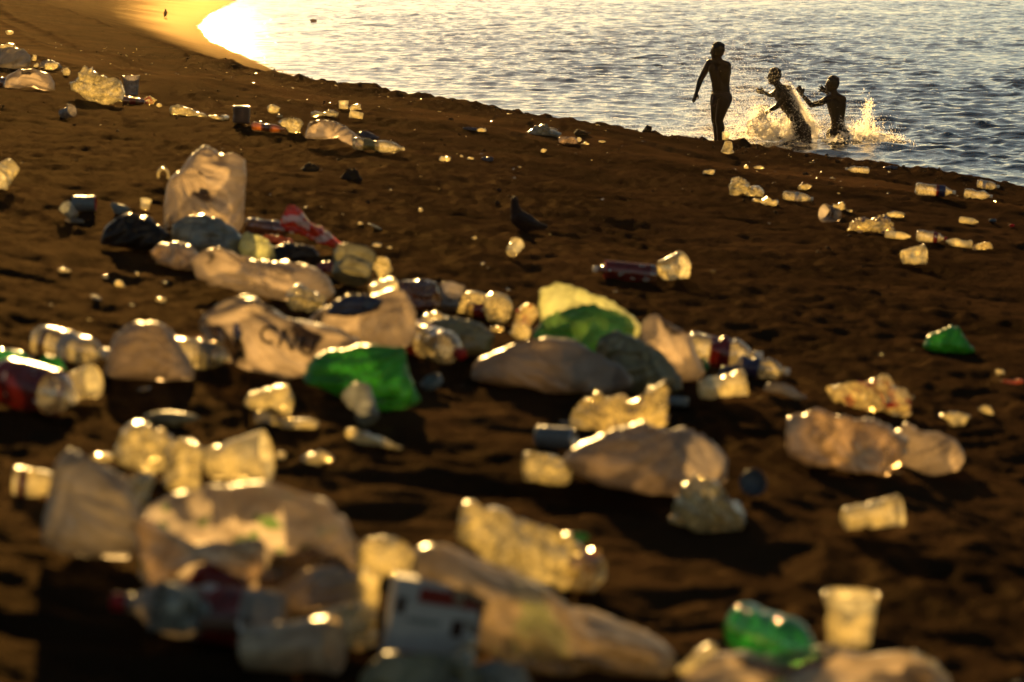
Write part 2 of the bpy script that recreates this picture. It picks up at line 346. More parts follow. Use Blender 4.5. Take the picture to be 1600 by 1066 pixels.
_seed = [100]
def nseed():
    _seed[0] += 1; return _seed[0]
def ground_line(loc, V, sink):
    """let the film sag onto the sand instead of dipping far below it"""
    g = sand_h(V[:, 0] + loc.x, V[:, 1] + loc.y) - loc.z
    V[:, 2] = np.maximum(V[:, 2], g - sink)
    return V
def body(name, label, cat, out, mat='bag', depth=0.8, cr=0.10, n=26, by=None, open_back=False, lean=0.0, octs=7, seed=None, group=None, sink=0.012, soft=False, tagit=True, parent=None, pleat=.10):
    out = np.asarray(out, float)
    yb = by if by is not None else out[:, 1].max()
    xb = (out[:, 0].min() + out[:, 0].max()) / 2
    P, s = at(xb, yb)
    q = np.stack([(out[:, 0] - xb) / s, (yb - out[:, 1]) / s], 1)
    if mat.startswith('bag') and max(out[:, 0]) - min(out[:, 0]) > 60: cr *= .62; pleat *= .6
    V, F, size = puff(q, depth, n, cr, seed or nseed(), open_back, octs, lean, soft, pleat)
    V[:, 2] -= 0.006 + 0.025 * size
    V = ground_line(P, V, sink)
    o = mesh_obj(name, V, F, M[mat], loc=P)
    if tagit: tag(o, label, cat, group)
    return o
def blob(x, yb, w_, h_, seed, tilt=0.0, k=9, rough=0.28):
    r = np.random.RandomState(seed); pts = []
    for i in range(k):
        a = 2 * math.pi * i / k + r.uniform(-.2, .2); q = 1 + r.uniform(-rough, rough)
        px, py = math.cos(a) * w_ / 2 * q, math.sin(a) * h_ / 2 * q
        pts.append((x + px * math.cos(tilt) - py * math.sin(tilt), yb - h_ / 2 + px * math.sin(tilt) + py * math.cos(tilt)))
    return pts
def scrap(x, yb, w_, h_, mat, label, name='plastic_scrap', cat='scrap', tilt=0.0, cr=0.16, n=12, depth=0.6, open_back=False, by=None, group=None):
    sd = nseed()
    return body(name, label, cat, blob(x, yb, w_, h_, sd, tilt), mat, depth, cr, n, by=by, open_back=open_back, seed=sd, group=group)

def lathe(prof, seg=28, close=True):
    """profile of (radius, z) turned about Z"""
    pr = np.asarray(prof, float); k = len(pr)
    a = np.linspace(0, 2 * math.pi, seg, endpoint=False)
    V = np.stack([pr[:, 0][:, None] * np.cos(a), pr[:, 0][:, None] * np.sin(a), np.repeat(pr[:, 1][:, None], seg, 1)], -1).reshape(-1, 3)
    i = np.arange(k - 1)[:, None] * seg; j = np.arange(seg)[None]; j2 = (j + 1) % seg
    F = np.stack([i + j, i + j2, i + seg + j2, i + seg + j], -1).reshape(-1, 4)
    return V, F
def interp_prof(prof, m=40):
    pr = np.asarray(prof, float)
    L = np.concatenate([[0], np.cumsum(np.hypot(np.diff(pr[:, 0]), np.diff(pr[:, 1])))])
    t = np.unique(np.concatenate([np.linspace(0, L[-1], m), L]))
    return np.stack([np.interp(t, L, pr[:, 0]), np.interp(t, L, pr[:, 1])], 1)
def orient(root, axis, spin=0.0):
    q = Vector(axis).normalized().to_track_quat('Z', 'Y')
    root.rotation_mode = 'QUATERNION'; root.rotation_quaternion = q @ Quaternion((0, 0, 1), spin)
def squash(V, R, L, crush, seed):
    if crush <= 0: return V
    r = np.random.RandomState(seed); a = np.arctan2(V[:, 1], V[:, 0]); z = V[:, 2] / L
    f = np.ones(len(V))
    for i in range(6):
        a0 = r.uniform(-math.pi, math.pi); z0 = r.uniform(0.1, 0.75); wd = r.uniform(0.5, 1.1); wz = r.uniform(0.06, 0.2)
        da = np.angle(np.exp(1j * (a - a0)))
        t = np.maximum(0, 1 - np.abs(da) / wd) * np.maximum(0, 1 - np.abs(z - z0) / wz)
        f -= crush * t
    V = V.copy(); V[:, :2] *= np.maximum(f, 0.25)[:, None]
    return crumple(V, R * 2, crush * 0.16, seed + 1, 6)
BOTTLE = [(0.0, 0.03), (0.45, 0.015), (0.62, 0.0), (0.84, 0.012), (0.97, 0.05), (1, 0.09), (1, 0.20), (0.95, 0.215), (1, 0.23), (1, 0.28), (0.965, 0.30),
          (0.965, 0.58), (1, 0.60), (0.99, 0.66), (0.90, 0.74), (0.70, 0.82), (0.45, 0.89), (0.30, 0.925), (0.29, 0.945), (0.36, 0.95), (0.36, 0.958), (0.28, 0.962), (0.28, 0.985)]
def bottle(x, yb, ln, dia, yaw, label, mat='pet', wrap=None, wz=(0.31, 0.57), cap='capwhite', flip=False, crush=0.25, tilt=0.0, cat='bottle', name='plastic_bottle', band2=None, seg=28, by=None, lift=0.0):
    sd = nseed()
    P, s = at(x, by if by is not None else yb)
    up_extra = ((by - yb) / s if by is not None else 0.0) + lift
    R = dia / s / 2; ya = math.radians(yaw); L = ln / s / max(0.25, abs(math.cos(ya)))
    L = min(max(L, R * 4.2), R * 8.5)
    ax = Vector((math.cos(ya), math.sin(ya), -0.1 * math.cos(ya) - 0.024 * math.sin(ya) + tilt)).normalized()
    if flip: ax = -ax
    root = empty(name, P + Vector((0, 0, R * 0.93 + up_extra)) - ax * (L / 2)); orient(root, ax, random.Random(sd).uniform(0, 6))
    V, F = lathe([(r * R, z * L) for r, z in interp_prof(BOTTLE, 44)], seg)
    V = squash(V, R, L, crush, sd)
    mesh_obj('body', V, F, M[mat], root)
    def ring(nm, m_, z0, z1, off=1.012):
        Vr, Fr = lathe([(R * off * 0.985, (z0 + (z1 - z0) * t) * L) for t in np.linspace(0, 1, 12)], seg)
        Vr = squash(Vr, R, L, crush, sd); Vr[:, :2] *= 1.015
        return mesh_obj(nm, Vr, Fr, M[m_], root)
    if wrap: ring('label', wrap, *wz)
    if band2: ring('label', band2[0], band2[1], band2[2])
    if cap:
        cr_ = R * 0.33
        pr = [(0, 0.0), (cr_ * .9, 0.0), (cr_, 0.002), (cr_, R * .5), (cr_ * .92, R * .55), (0, R * .55)]
        Vc, Fc = lathe(pr, 20); Vc[:, 2] += L * 0.958
        mesh_obj('cap', Vc, Fc, M[cap], root, smooth=False)
    return tag(root, label, cat)
def cup(x, yb, rad, h, yaw, pitch, label, mat='cup', crush=0.2, cat='cup', name='plastic_cup', taper=0.72, by=None, band=None, seg=30, rim=True):
    """open tapered cup; (yaw, pitch) is where its mouth points"""
    sd = nseed(); P, s = at(x, by if by is not None else yb)
    R = rad / s; H = h / s
    a, b = math.radians(yaw), math.radians(pitch)
    ax = Vector((math.cos(a) * math.cos(b), math.sin(a) * math.cos(b), math.sin(b)))
    low = abs(math.cos(b)) * R * 0.92                                # how far the wall hangs below the axis
    c = P + Vector((0, 0, low * 0.95 + (max(0, -ax.z) * H) + ((by - yb) / s if by is not None else 0)))
    if abs(pitch) < 60: c = c - ax * (H / 2) * 1.0; c.z = P.z + low * 0.9 + max(0, -ax.z) * H + ((by - yb) / s if by is not None else 0)
    root = empty(name, c); orient(root, ax, random.Random(sd).uniform(0, 6))
    r0 = R * taper; crush = crush * 1.5
    prof = [(0, 0.006 * H), (r0 * 0.9, 0.0), (r0, 0.02 * H), (r0 + (R - r0) * 0.4, 0.4 * H), (r0 + (R - r0) * 0.42, 0.43 * H), (R * 0.985, 0.97 * H), (R, 0.985 * H)]
    V, F = lathe(interp_prof(prof, 26), seg); V = squash(V, R, H, crush, sd)
    mesh_obj('body', V, F, M[mat], root)
    if band:
        Vb, Fb = lathe([((r0 + (R - r0) * t) * 1.02, t * H) for t in np.linspace(band[1], band[2], 8)], seg)
        Vb = squash(Vb, R, H, crush, sd); mesh_obj('label', Vb, Fb, M[band[0]], root)
    if rim:
        t = R * 0.035
        pr = [(R * 1.0 + t * math.cos(q), 0.985 * H + t * math.sin(q)) for q in np.linspace(0, 2 * math.pi, 7)]
        V, F = lathe(pr, seg); V = squash(V, R, H, crush, sd)
        mesh_obj('rim', V, F, M[mat], root)
    return tag(root, label, cat)
def can(x, yb, ln, dia, yaw, pitch, label, mat='tin', lid='lid', cat='can', name='drink_can', crush=0.12, by=None):
    sd = nseed(); P, s = at(x, by if by is not None else yb); R = dia / s / 2; L = ln / s
    a, b = math.radians(yaw), math.radians(pitch)
    ax = Vector((math.cos(a) * math.cos(b), math.sin(a) * math.cos(b), math.sin(b)))
    c = P + Vector((0, 0, R * abs(math.cos(b)) * .95 + ((by - yb) / s if by is not None else 0)))
    if pitch < 60: c = c - ax * L / 2
    root = empty(name, c); orient(root, ax, 1.0)
    V, F = lathe(interp_prof([(0, .02 * L), (.78 * R, .02 * L), (.85 * R, 0), (R, .06 * L), (R, .9 * L), (.88 * R, .97 * L)], 26), 28)
    mesh_obj('body', squash(V, R, L, crush, sd), F, M[mat], root)
    V, F = lathe([(0, .955 * L), (.80 * R, .955 * L), (.84 * R, .99 * L), (.90 * R, 1.0 * L), (.93 * R, .985 * L), (.9 * R, .965 * L)], 28)
    mesh_obj('lid', V, F, M[lid], root)
    return tag(root, label, cat)
def cap_lid(x, yb, dia, label, mat='capwhite', pitch=70, yaw=90, name='bottle_cap'):
    P, s = at(x, yb); R = dia / s / 2
    a, b = math.radians(yaw), math.radians(pitch)
    ax = Vector((math.cos(a) * math.cos(b), math.sin(a) * math.cos(b), math.sin(b)))
    pr = [(0, 0), (R * .88, 0), (R, R * .12), (R, R * .75), (R * .93, R * .8), (R * .9, R * .7), (R * .9, R * .15), (0, R * .15)]
    V, F = lathe(pr, 26)
    o = mesh_obj(name, V, F, M[mat], loc=P + Vector((0, 0, R * math.cos(b))), smooth=False); orient(o, ax)
    return tag(o, label, 'bottle cap')

# ------------------------------------------------------------------ ground sheet
def build_sand():
    ys = [-60, -30, -12, -4, -1, 0.3, 1.2]
    y = 2.0
    while y < 60: ys.append(y); y += max(0.006, 0.0042 * y) if y > 3 else 0.03
    while y < 420: ys.append(y); y *= 1.018
    while y < 6000: ys.append(y); y *= 1.25
    ys = np.array(ys)
    u = np.linspace(-1, 1, 470)
    ext = np.array([1.03, 1.08, 1.16, 1.3, 1.6, 2.2, 3.5, 6.0, 12.0, 30.0])
    uu = np.concatenate([-ext[::-1], u, ext])
    half = 0.235 * np.maximum(ys, 0) + 1.0
    X = uu[None] * half[:, None]; Y = np.repeat(ys[:, None], len(uu), 1)
    Z = sand_h(X, Y)
    n, m = X.shape
    V = np.stack([X, Y, Z], -1).reshape(-1, 3)
    i = np.arange(n * m).reshape(n, m)
    F = np.stack([i[:-1, :-1], i[:-1, 1:], i[1:, 1:], i[1:, :-1]], -1).reshape(-1, 4)
    mt, nn, out = newmat('dark beach sand'); L = nn.links.new
    geo = N(nn, 'ShaderNodeNewGeometry')
    b = N(nn, 'ShaderNodeBsdfPrincipled')
    at_ = N(nn, 'ShaderNodeAttribute', attribute_name='wet')
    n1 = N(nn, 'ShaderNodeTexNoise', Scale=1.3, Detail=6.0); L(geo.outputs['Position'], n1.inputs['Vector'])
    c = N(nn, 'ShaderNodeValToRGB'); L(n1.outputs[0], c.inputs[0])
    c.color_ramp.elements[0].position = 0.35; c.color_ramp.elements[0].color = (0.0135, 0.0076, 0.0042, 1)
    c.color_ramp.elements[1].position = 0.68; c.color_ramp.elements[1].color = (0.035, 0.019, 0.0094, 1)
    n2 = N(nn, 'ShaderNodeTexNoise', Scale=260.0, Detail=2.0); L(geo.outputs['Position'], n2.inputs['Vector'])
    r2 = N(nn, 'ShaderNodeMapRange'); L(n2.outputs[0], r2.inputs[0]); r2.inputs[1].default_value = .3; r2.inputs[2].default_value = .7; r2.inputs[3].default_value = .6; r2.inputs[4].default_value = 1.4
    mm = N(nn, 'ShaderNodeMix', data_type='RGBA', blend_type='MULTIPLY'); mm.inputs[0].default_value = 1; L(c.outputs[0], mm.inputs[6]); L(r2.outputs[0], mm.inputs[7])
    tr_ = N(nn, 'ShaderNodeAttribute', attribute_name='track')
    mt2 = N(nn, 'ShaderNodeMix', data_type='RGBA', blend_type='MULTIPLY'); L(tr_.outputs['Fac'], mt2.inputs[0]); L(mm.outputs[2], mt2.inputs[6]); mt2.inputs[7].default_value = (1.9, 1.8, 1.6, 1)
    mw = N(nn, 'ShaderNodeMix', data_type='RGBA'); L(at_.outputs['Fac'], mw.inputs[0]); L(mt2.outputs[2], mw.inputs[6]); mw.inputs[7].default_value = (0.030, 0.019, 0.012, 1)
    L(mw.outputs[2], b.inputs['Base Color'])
    ro = N(nn, 'ShaderNodeMapRange'); L(at_.outputs['Fac'], ro.inputs[0]); ro.inputs[3].default_value = 0.5; ro.inputs[4].default_value = 0.42
    L(ro.outputs[0], b.inputs['Roughness'])
    b.inputs['Specular IOR Level'].default_value = 0.0
    h1 = N(nn, 'ShaderNodeTexNoise', Scale=22.0, Detail=6.0, Roughness=0.6); L(geo.outputs['Position'], h1.inputs['Vector'])
    h2 = N(nn, 'ShaderNodeTexNoise', Scale=120.0, Detail=3.0); L(geo.outputs['Position'], h2.inputs['Vector'])
    ad = N(nn, 'ShaderNodeMath', operation='MULTIPLY_ADD'); L(h2.outputs[0], ad.inputs[0]); ad.inputs[1].default_value = 0.25; L(h1.outputs[0], ad.inputs[2])
    bd = N(nn, 'ShaderNodeMapRange'); L(at_.outputs['Fac'], bd.inputs[0]); bd.inputs[3].default_value = 1.0; bd.inputs[4].default_value = 0.35
    bp = N(nn, 'ShaderNodeBump', Distance=0.02); L(ad.outputs[0], bp.inputs['Height']); L(bd.outputs[0], bp.inputs['Strength'])
    L(bp.outputs[0], b.inputs['Normal'])
    gl = N(nn, 'ShaderNodeBsdfGlossy'); gl.inputs[0].default_value = (1, .74, .38, 1); L(ro.outputs[0], gl.inputs['Roughness']); L(bp.outputs[0], gl.inputs['Normal'])
    gf = N(nn, 'ShaderNodeMapRange'); L(at_.outputs['Fac'], gf.inputs[0]); gf.inputs[3].default_value = 0.0019; gf.inputs[4].default_value = 0.030
    ms = N(nn, 'ShaderNodeMixShader'); L(gf.outputs[0], ms.inputs[0]); L(b.outputs[0], ms.inputs[1]); L(gl.outputs[0], ms.inputs[2])
    L(ms.outputs[0], out.inputs[0])
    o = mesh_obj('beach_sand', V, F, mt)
    wet = (1 - sstep(0.02, 0.62, Z.ravel() + 0.10 * noise(X.ravel() * .5, Y.ravel() * .5, 21))).astype(np.float32)
    a = o.data.attributes.new('wet', 'FLOAT', 'POINT'); a.data.foreach_set('value', wet)
    a = o.data.attributes.new('track', 'FLOAT', 'POINT'); a.data.foreach_set('value', track(X, Y).ravel().astype(np.float32))
    o['kind'] = 'structure'
build_sand()

# ------------------------------------------------------------------ sea
def build_sea():
    r = np.random.RandomState(7)
    ys = [14, 15.5, 17, 18.5]
    y = 20.0
    while y < 140: ys.append(y); y += 0.0023 * y
    while y < 500: ys.append(y); y *= 1.012
    while y < 8000: ys.append(y); y *= 1.3
    ys = np.array(ys); u = np.linspace(-1, 1, 480)
    ext = np.array([1.05, 1.15, 1.4, 2, 4, 10, 30])
    uu = np.concatenate([-ext[::-1], u, ext])
    X = uu[None] * (0.235 * ys + 1.0)[:, None]; Y = np.repeat(ys[:, None], len(uu), 1)
    Z = np.zeros_like(X); DX = np.zeros_like(X); DY = np.zeros_like(X)
    wx = X + 0.5 * noise(X * .35, Y * .35, 31); wy = Y + 0.5 * noise(X * .35 + 5, Y * .35, 32)
    for k in range(56):
        lam = 0.20 * (7.0 ** (k / 55.0)) * r.uniform(.9, 1.1)
        th = math.radians(-115) + r.normal(0, 0.55)
        kx, ky = math.cos(th) * 2 * math.pi / lam, math.sin(th) * 2 * math.pi / lam
        A = 0.0058 * lam ** 0.55 * r.uniform(.6, 1.3)
        ph = kx * wx + ky * wy + r.uniform(0, 6.28)
        fade = 1.0 / (1 + (0.012 * Y / lam * 0.35) ** 2)
        Z += A * np.cos(ph) * fade
        DX -= 0.8 * A * math.cos(th) * np.sin(ph) * fade; DY -= 0.8 * A * math.sin(th) * np.sin(ph) * fade
    Z *= 1 + 0.5 * noise(X * .12, Y * .12, 33)
    xw = np.interp(Y, WY, WX)
    wd = np.interp(Y, [30, 60], [6, 9]); shallow = .35 + .65 * sstep(0, 1, (X - xw) / wd)
    Z = Z * shallow; DX *= shallow; DY *= shallow
    # rings thrown up round the bathers
    for cx, cyy, am in ((4.1, 34.8, .05), (4.75, 35.4, .05)):
        d = np.hypot(X - cx, Y - cyy); Z += am * np.cos(d * 5.0) * np.exp(-d / 1.1)
    V = np.stack([X + DX, Y + DY, Z], -1).reshape(-1, 3); n, m = X.shape
    i = np.arange(n * m).reshape(n, m)
    F = np.stack([i[:-1, :-1], i[:-1, 1:], i[1:, 1:], i[1:, :-1]], -1).reshape(-1, 4)
    mt, nn, out = newmat('sea water'); L = nn.links.new
    geo = N(nn, 'ShaderNodeNewGeometry')
    b = N(nn, 'ShaderNodeBsdfPrincipled', Roughness=0.02, IOR=1.33)
    b.inputs['Base Color'].default_value = (0.010, 0.020, 0.028, 1); b.inputs['Specular IOR Level'].default_value = 0.5
    mp = N(nn, 'ShaderNodeMapping'); mp.inputs['Scale'].default_value = (1, 1.5, 1); L(geo.outputs['Position'], mp.inputs[0])
    n1 = N(nn, 'ShaderNodeTexNoise', Scale=5.5, Detail=5.0, Roughness=0.55); L(mp.outputs[0], n1.inputs['Vector'])
    bp = N(nn, 'ShaderNodeBump', Strength=0.34, Distance=0.05); L(n1.outputs[0], bp.inputs['Height']); L(bp.outputs[0], b.inputs['Normal'])
    L(b.outputs[0], out.inputs[0])
    o = mesh_obj('sea_water', V, F, mt); o['kind'] = 'structure'
build_sea()

# ------------------------------------------------------------------ veil added for the lens glare
def build_veil():  # warm air volume added to stand in for glare inside the lens
    z0, z1 = -4.2, 5.2
    V = [(x, y, z) for z in (z0, z1) for y in (-80, 9000) for x in (-9000, 9000)]
    F = [[0, 2, 3, 1], [4, 5, 7, 6], [0, 1, 5, 4], [2, 6, 7, 3], [0, 4, 6, 2], [1, 3, 7, 5]]
    m, n, out = newmat('lens_veil')
    v = N(n, 'ShaderNodeVolumePrincipled', Density=VEIL_DENSITY, Anisotropy=0.91); v.inputs['Color'].default_value = (1.0, 0.74, 0.44, 1)
    n.links.new(v.outputs[0], out.inputs['Volume'])
    o = mesh_obj('lens_veil', V, F, m, smooth=False); o['kind'] = 'stuff'; o['label'] = 'golden veil added over the beach in place of lens glare'
if VEIL_DENSITY > 0: build_veil()

# ------------------------------------------------------------------ figures: one remeshed skin each
def ball_mesh(c, rad, R3=None, seg=14):
    prof = [(math.sin(t), -math.cos(t)) for t in np.linspace(0.0, math.pi, seg // 2 + 1)]
    V, F = lathe(prof, seg); V = V * np.asarray(rad)
    if R3 is not None: V = V @ np.array(R3).T
    return V + np.asarray(c, float), F
def cone_mesh(p0, r0, p1, r1, seg=14):
    p0 = Vector(p0); p1 = Vector(p1); d = p1 - p0; L = max(d.length, 1e-5)
    pr = [(r0 * math.sin(t), -r0 * math.cos(t)) for t in np.linspace(0.02, math.pi / 2, 5)] + [(r1 * math.cos(t), L + r1 * math.sin(t)) for t in np.linspace(0, math.pi / 2 - 0.02, 5)]
    V, F = lathe(pr, seg)
    q = np.array((d / L).to_track_quat('Z', 'Y').to_matrix())
    return V @ q.T + np.array(p0), F
def skin(name, pieces, mat, voxel, smooth=3, parent=None, loc=(0, 0, 0), fat=1.0):
    Vs, Fs, k = [], [], 0
    for p in pieces:
        if p[0] == 'c' and fat != 1: p = ('c', p[1], p[2] * fat, p[3], p[4] * fat)
        V, F = cone_mesh(*p[1:]) if p[0] == 'c' else ball_mesh(*p[1:])
        # close the open ends of each turned piece
        Vs.append(V); Fs += [list(map(int, f + k)) for f in F]
        seg = 14; nr = len(V) // seg
        Fs.append([k + j for j in range(seg)][::-1]); Fs.append([k + (nr - 1) * seg + j for j in range(seg)]); k += len(V)
    o = mesh_obj(name, np.concatenate(Vs), Fs, None)
    m = o.modifiers.new('r', 'REMESH'); m.mode = 'VOXEL'; m.voxel_size = voxel
    if smooth:
        m2 = o.modifiers.new('s', 'SMOOTH'); m2.iterations = smooth; m2.factor = 0.5
    dg = bpy.context.evaluated_depsgraph_get(); dg.update()
    me = bpy.data.meshes.new_from_object(o.evaluated_get(dg)); o.modifiers.clear(); old = o.data; o.data = me; bpy.data.meshes.remove(old)
    me.name = name; me.materials.clear(); me.materials.append(M[mat]); me.polygons.foreach_set('use_smooth', np.ones(len(me.polygons), bool))
    o.location = loc
    if parent: o.parent = parent
    return o
def hand(wrist, tip, side, palm=0.085, spread=0.12):
    """palm, four bent fingers of unequal length and a thumb; side = thumb direction"""
    w0 = Vector(wrist); d = (Vector(tip) - w0).normalized(); sd = Vector(side); sd = (sd - d * sd.dot(d)).normalized(); nn = d.cross(sd)
    out = []
    pc = w0 + d * palm * 0.5
    out.append(('c', w0, 0.021, w0 + d * palm * 0.35, 0.025))
    for i, (o_, l) in enumerate(((0.026, .072), (0.009, .082), (-0.009, .076), (-0.025, .060))):
        root = w0 + d * palm * 0.35 + sd * o_ * .7; kn = w0 + d * palm * (0.95 - 0.05 * abs(i - 1)) + sd * o_
        out.append(('c', root, 0.017, kn, 0.0125))
        dd = (d + sd * spread * (1.2 - i * 0.8)).normalized()
        mid = kn + dd * l * 0.5; end = mid + (dd + nn * 0.35).normalized() * l * 0.5
        out.append(('c', kn, 0.0105, mid, 0.0095)); out.append(('c', mid, 0.0095, end, 0.0080))
    t0 = w0 + d * palm * 0.3 + sd * 0.022; t1 = t0 + (sd * 0.8 + d * 0.6).normalized() * 0.042; t2 = t1 + (d * 0.9 + sd * 0.35).normalized() * 0.034
    out.append(('c', t0, 0.015, t1, 0.0115)); out.append(('c', t1, 0.0115, t2, 0.009))
    return out
def head(c, face, r=0.088, hgt=0.112):
    r *= 1.08
    """skull, jaw, nose, brow, lips and ears; face = direction the face looks"""
    c = Vector(c); f = Vector(face).normalized(); z = Vector((0, 0, 1)); f2 = (f - z * f.z).normalized(); s = z.cross(f2)
    R3 = Matrix((s, f2, z)).transposed()
    P = [('b', c + z * 0.012, (r * .88, r * 1.06, hgt * .93), R3), ('b', c + f2 * .022 - z * .050, (r * .70, r * .80, hgt * .60), R3),
         ('c', c + f2 * (r * .98) + z * .012, .010, c + f2 * (r * 1.16) - z * .020, .013), ('b', c + f2 * (r * .90) - z * .048, (.026, .016, .013), R3),
         ('b', c + f2 * (r * .72) - z * .088, (.030, .026, .022), R3), ('b', c + f2 * (r * .86) + z * .026, (.052, .02, .012), R3)]
    for k in (-1, 1):
        P.append(('b', c + s * k * (r * .90) - z * .012, (.012, .020, .032), R3))
        P.append(('b', c + f2 * (r * .88) + s * k * .032 + z * .006, (.014, .010, .009), R3))
    return P
def hair_cap(c, face, r=0.088, hgt=0.112):
    r *= 1.12; hgt *= 1.04
    c = Vector(c); f = Vector(face).normalized(); f2 = Vector((f.x, f.y, 0)).normalized()
    rr = random.Random(3); P = [('b', c + Vector((0, 0, .030)) - f2 * .012, (r * .97, r * 1.05, hgt * .84), None)]
    for i in range(60):
        a = rr.uniform(0, 6.28); e = rr.uniform(-0.1, 1.5)
        d = Vector((math.cos(a) * math.cos(e), math.sin(a) * math.cos(e), math.sin(e)))
        if d.dot(f2) > 0.45 and e < 0.7: continue
        q = c + Vector((d.x * r * .98, d.y * r * .98, d.z * hgt * .86 + .030)); P.append(('b', q - f2 * .010, (.016, .016, .014), None))
    return P

# -- boy standing at the edge of the water, seen from behind and to his right
def boy_standing():
    s = 110.0; Y0 = FPX / s; P0 = Vector(((1122 - 800) / s, Y0, 0.0)); base = 225.0
    def L(px, py, d=0.0): return Vector(((px - 1122) / s, d, (base - py) / s))
    face = (-.86, .5, 0)
    hc = L(1119.3, 77.5, 0)
    B = head(hc, face)
    B += [('c', L(1120.5, 89, .01), .050, L(1122, 95, .0), .058)]
    sh_l, sh_r = L(1108.5, 95.5, .09), L(1133.5, 99, -.06)
    B += [('c', L(1122, 95, 0), .052, sh_l, .052), ('c', L(1122, 95, 0), .054, sh_r, .056)]                # trapezius to shoulders
    B += [('c', L(1115, 104, .05), .078, L(1118.5, 122, .03), .072), ('c', L(1129, 106, -.03), .082, L(1130, 124, 0), .074)]
    B += [('c', L(1122, 110, .02), .088, L(1124.5, 134, .01), .088), ('c', L(1119, 128, .02), .070, L(1121.5, 140, .02), .072), ('c', L(1129.5, 126, 0), .070, L(1131, 142, 0), .072)]
    B += [('b', L(1126, 143, .0), (.125, .10, .085), None), ('c', L(1131.5, 148, -.03), .082, L(1130, 156, -.02), .078), ('c', L(1120.5, 147, .05), .078, L(1119.5, 155, .06), .074)]
    # left arm hanging away from the body
    el, wr = L(1094.8, 121, .14), L(1088.2, 141.5, .10)
    B += [('c', sh_l, .050, L(1101.5, 108, .12), .042), ('c', L(1101.5, 108, .12), .043, el, .035), ('c', el, .036, L(1092, 129, .13), .034), ('c', L(1092, 129, .13), .034, wr, .023)]
    B += hand(wr, L(1083.0, 158, .08), (0.5, -.6, 0), palm=.075, spread=.05)
    # right arm bent in front of the trunk
    el2 = L(1134, 122, .06); B += [('c', sh_r, .052, L(1135.3, 110, -.01), .045), ('c', L(1135.3, 110, -.01), .045, el2, .037), ('c', el2, .037, L(1126, 134, .17), .025)]
    B += hand(L(1126, 134, .17), L(1120, 139, .17), (0, 0, 1), palm=.07)
    # legs: the near one straight, the far one half a step ahead
    for (h, k, a, t, g) in ((L(1129.5, 154, -.05), L(1122.5, 184, -.06), L(1124.0, 214, -.03), L(1117, 222, .02), 1.0),
                            (L(1119.5, 154, .07), L(1117.2, 183, .10), L(1120.5, 213, .16), L(1113, 221, .20), .95)):
        m = h.lerp(k, .45)
        B += [('c', h, .086 * g, m, .072 * g), ('c', m, .072 * g, k, .050 * g)]
        cf = k.lerp(a, .35) + Vector((.018, -.01, 0))
        B += [('c', k, .050 * g, cf, .053 * g), ('c', cf, .053 * g, a, .031 * g), ('c', a, .032, a + Vector((.03, -.01, -.05)), .028), ('c', a + Vector((.0, 0, -.045)), .030, t, .022)]
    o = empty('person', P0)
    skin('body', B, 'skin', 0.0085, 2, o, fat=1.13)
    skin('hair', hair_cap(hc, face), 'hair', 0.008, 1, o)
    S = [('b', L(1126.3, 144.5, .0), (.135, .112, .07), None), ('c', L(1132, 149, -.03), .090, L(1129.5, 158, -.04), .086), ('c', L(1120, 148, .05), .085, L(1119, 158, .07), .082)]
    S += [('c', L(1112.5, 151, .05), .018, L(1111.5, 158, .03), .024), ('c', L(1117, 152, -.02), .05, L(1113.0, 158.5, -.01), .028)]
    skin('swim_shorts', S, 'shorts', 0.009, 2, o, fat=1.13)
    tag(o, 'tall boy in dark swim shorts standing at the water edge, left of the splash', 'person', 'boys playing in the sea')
boy_standing()

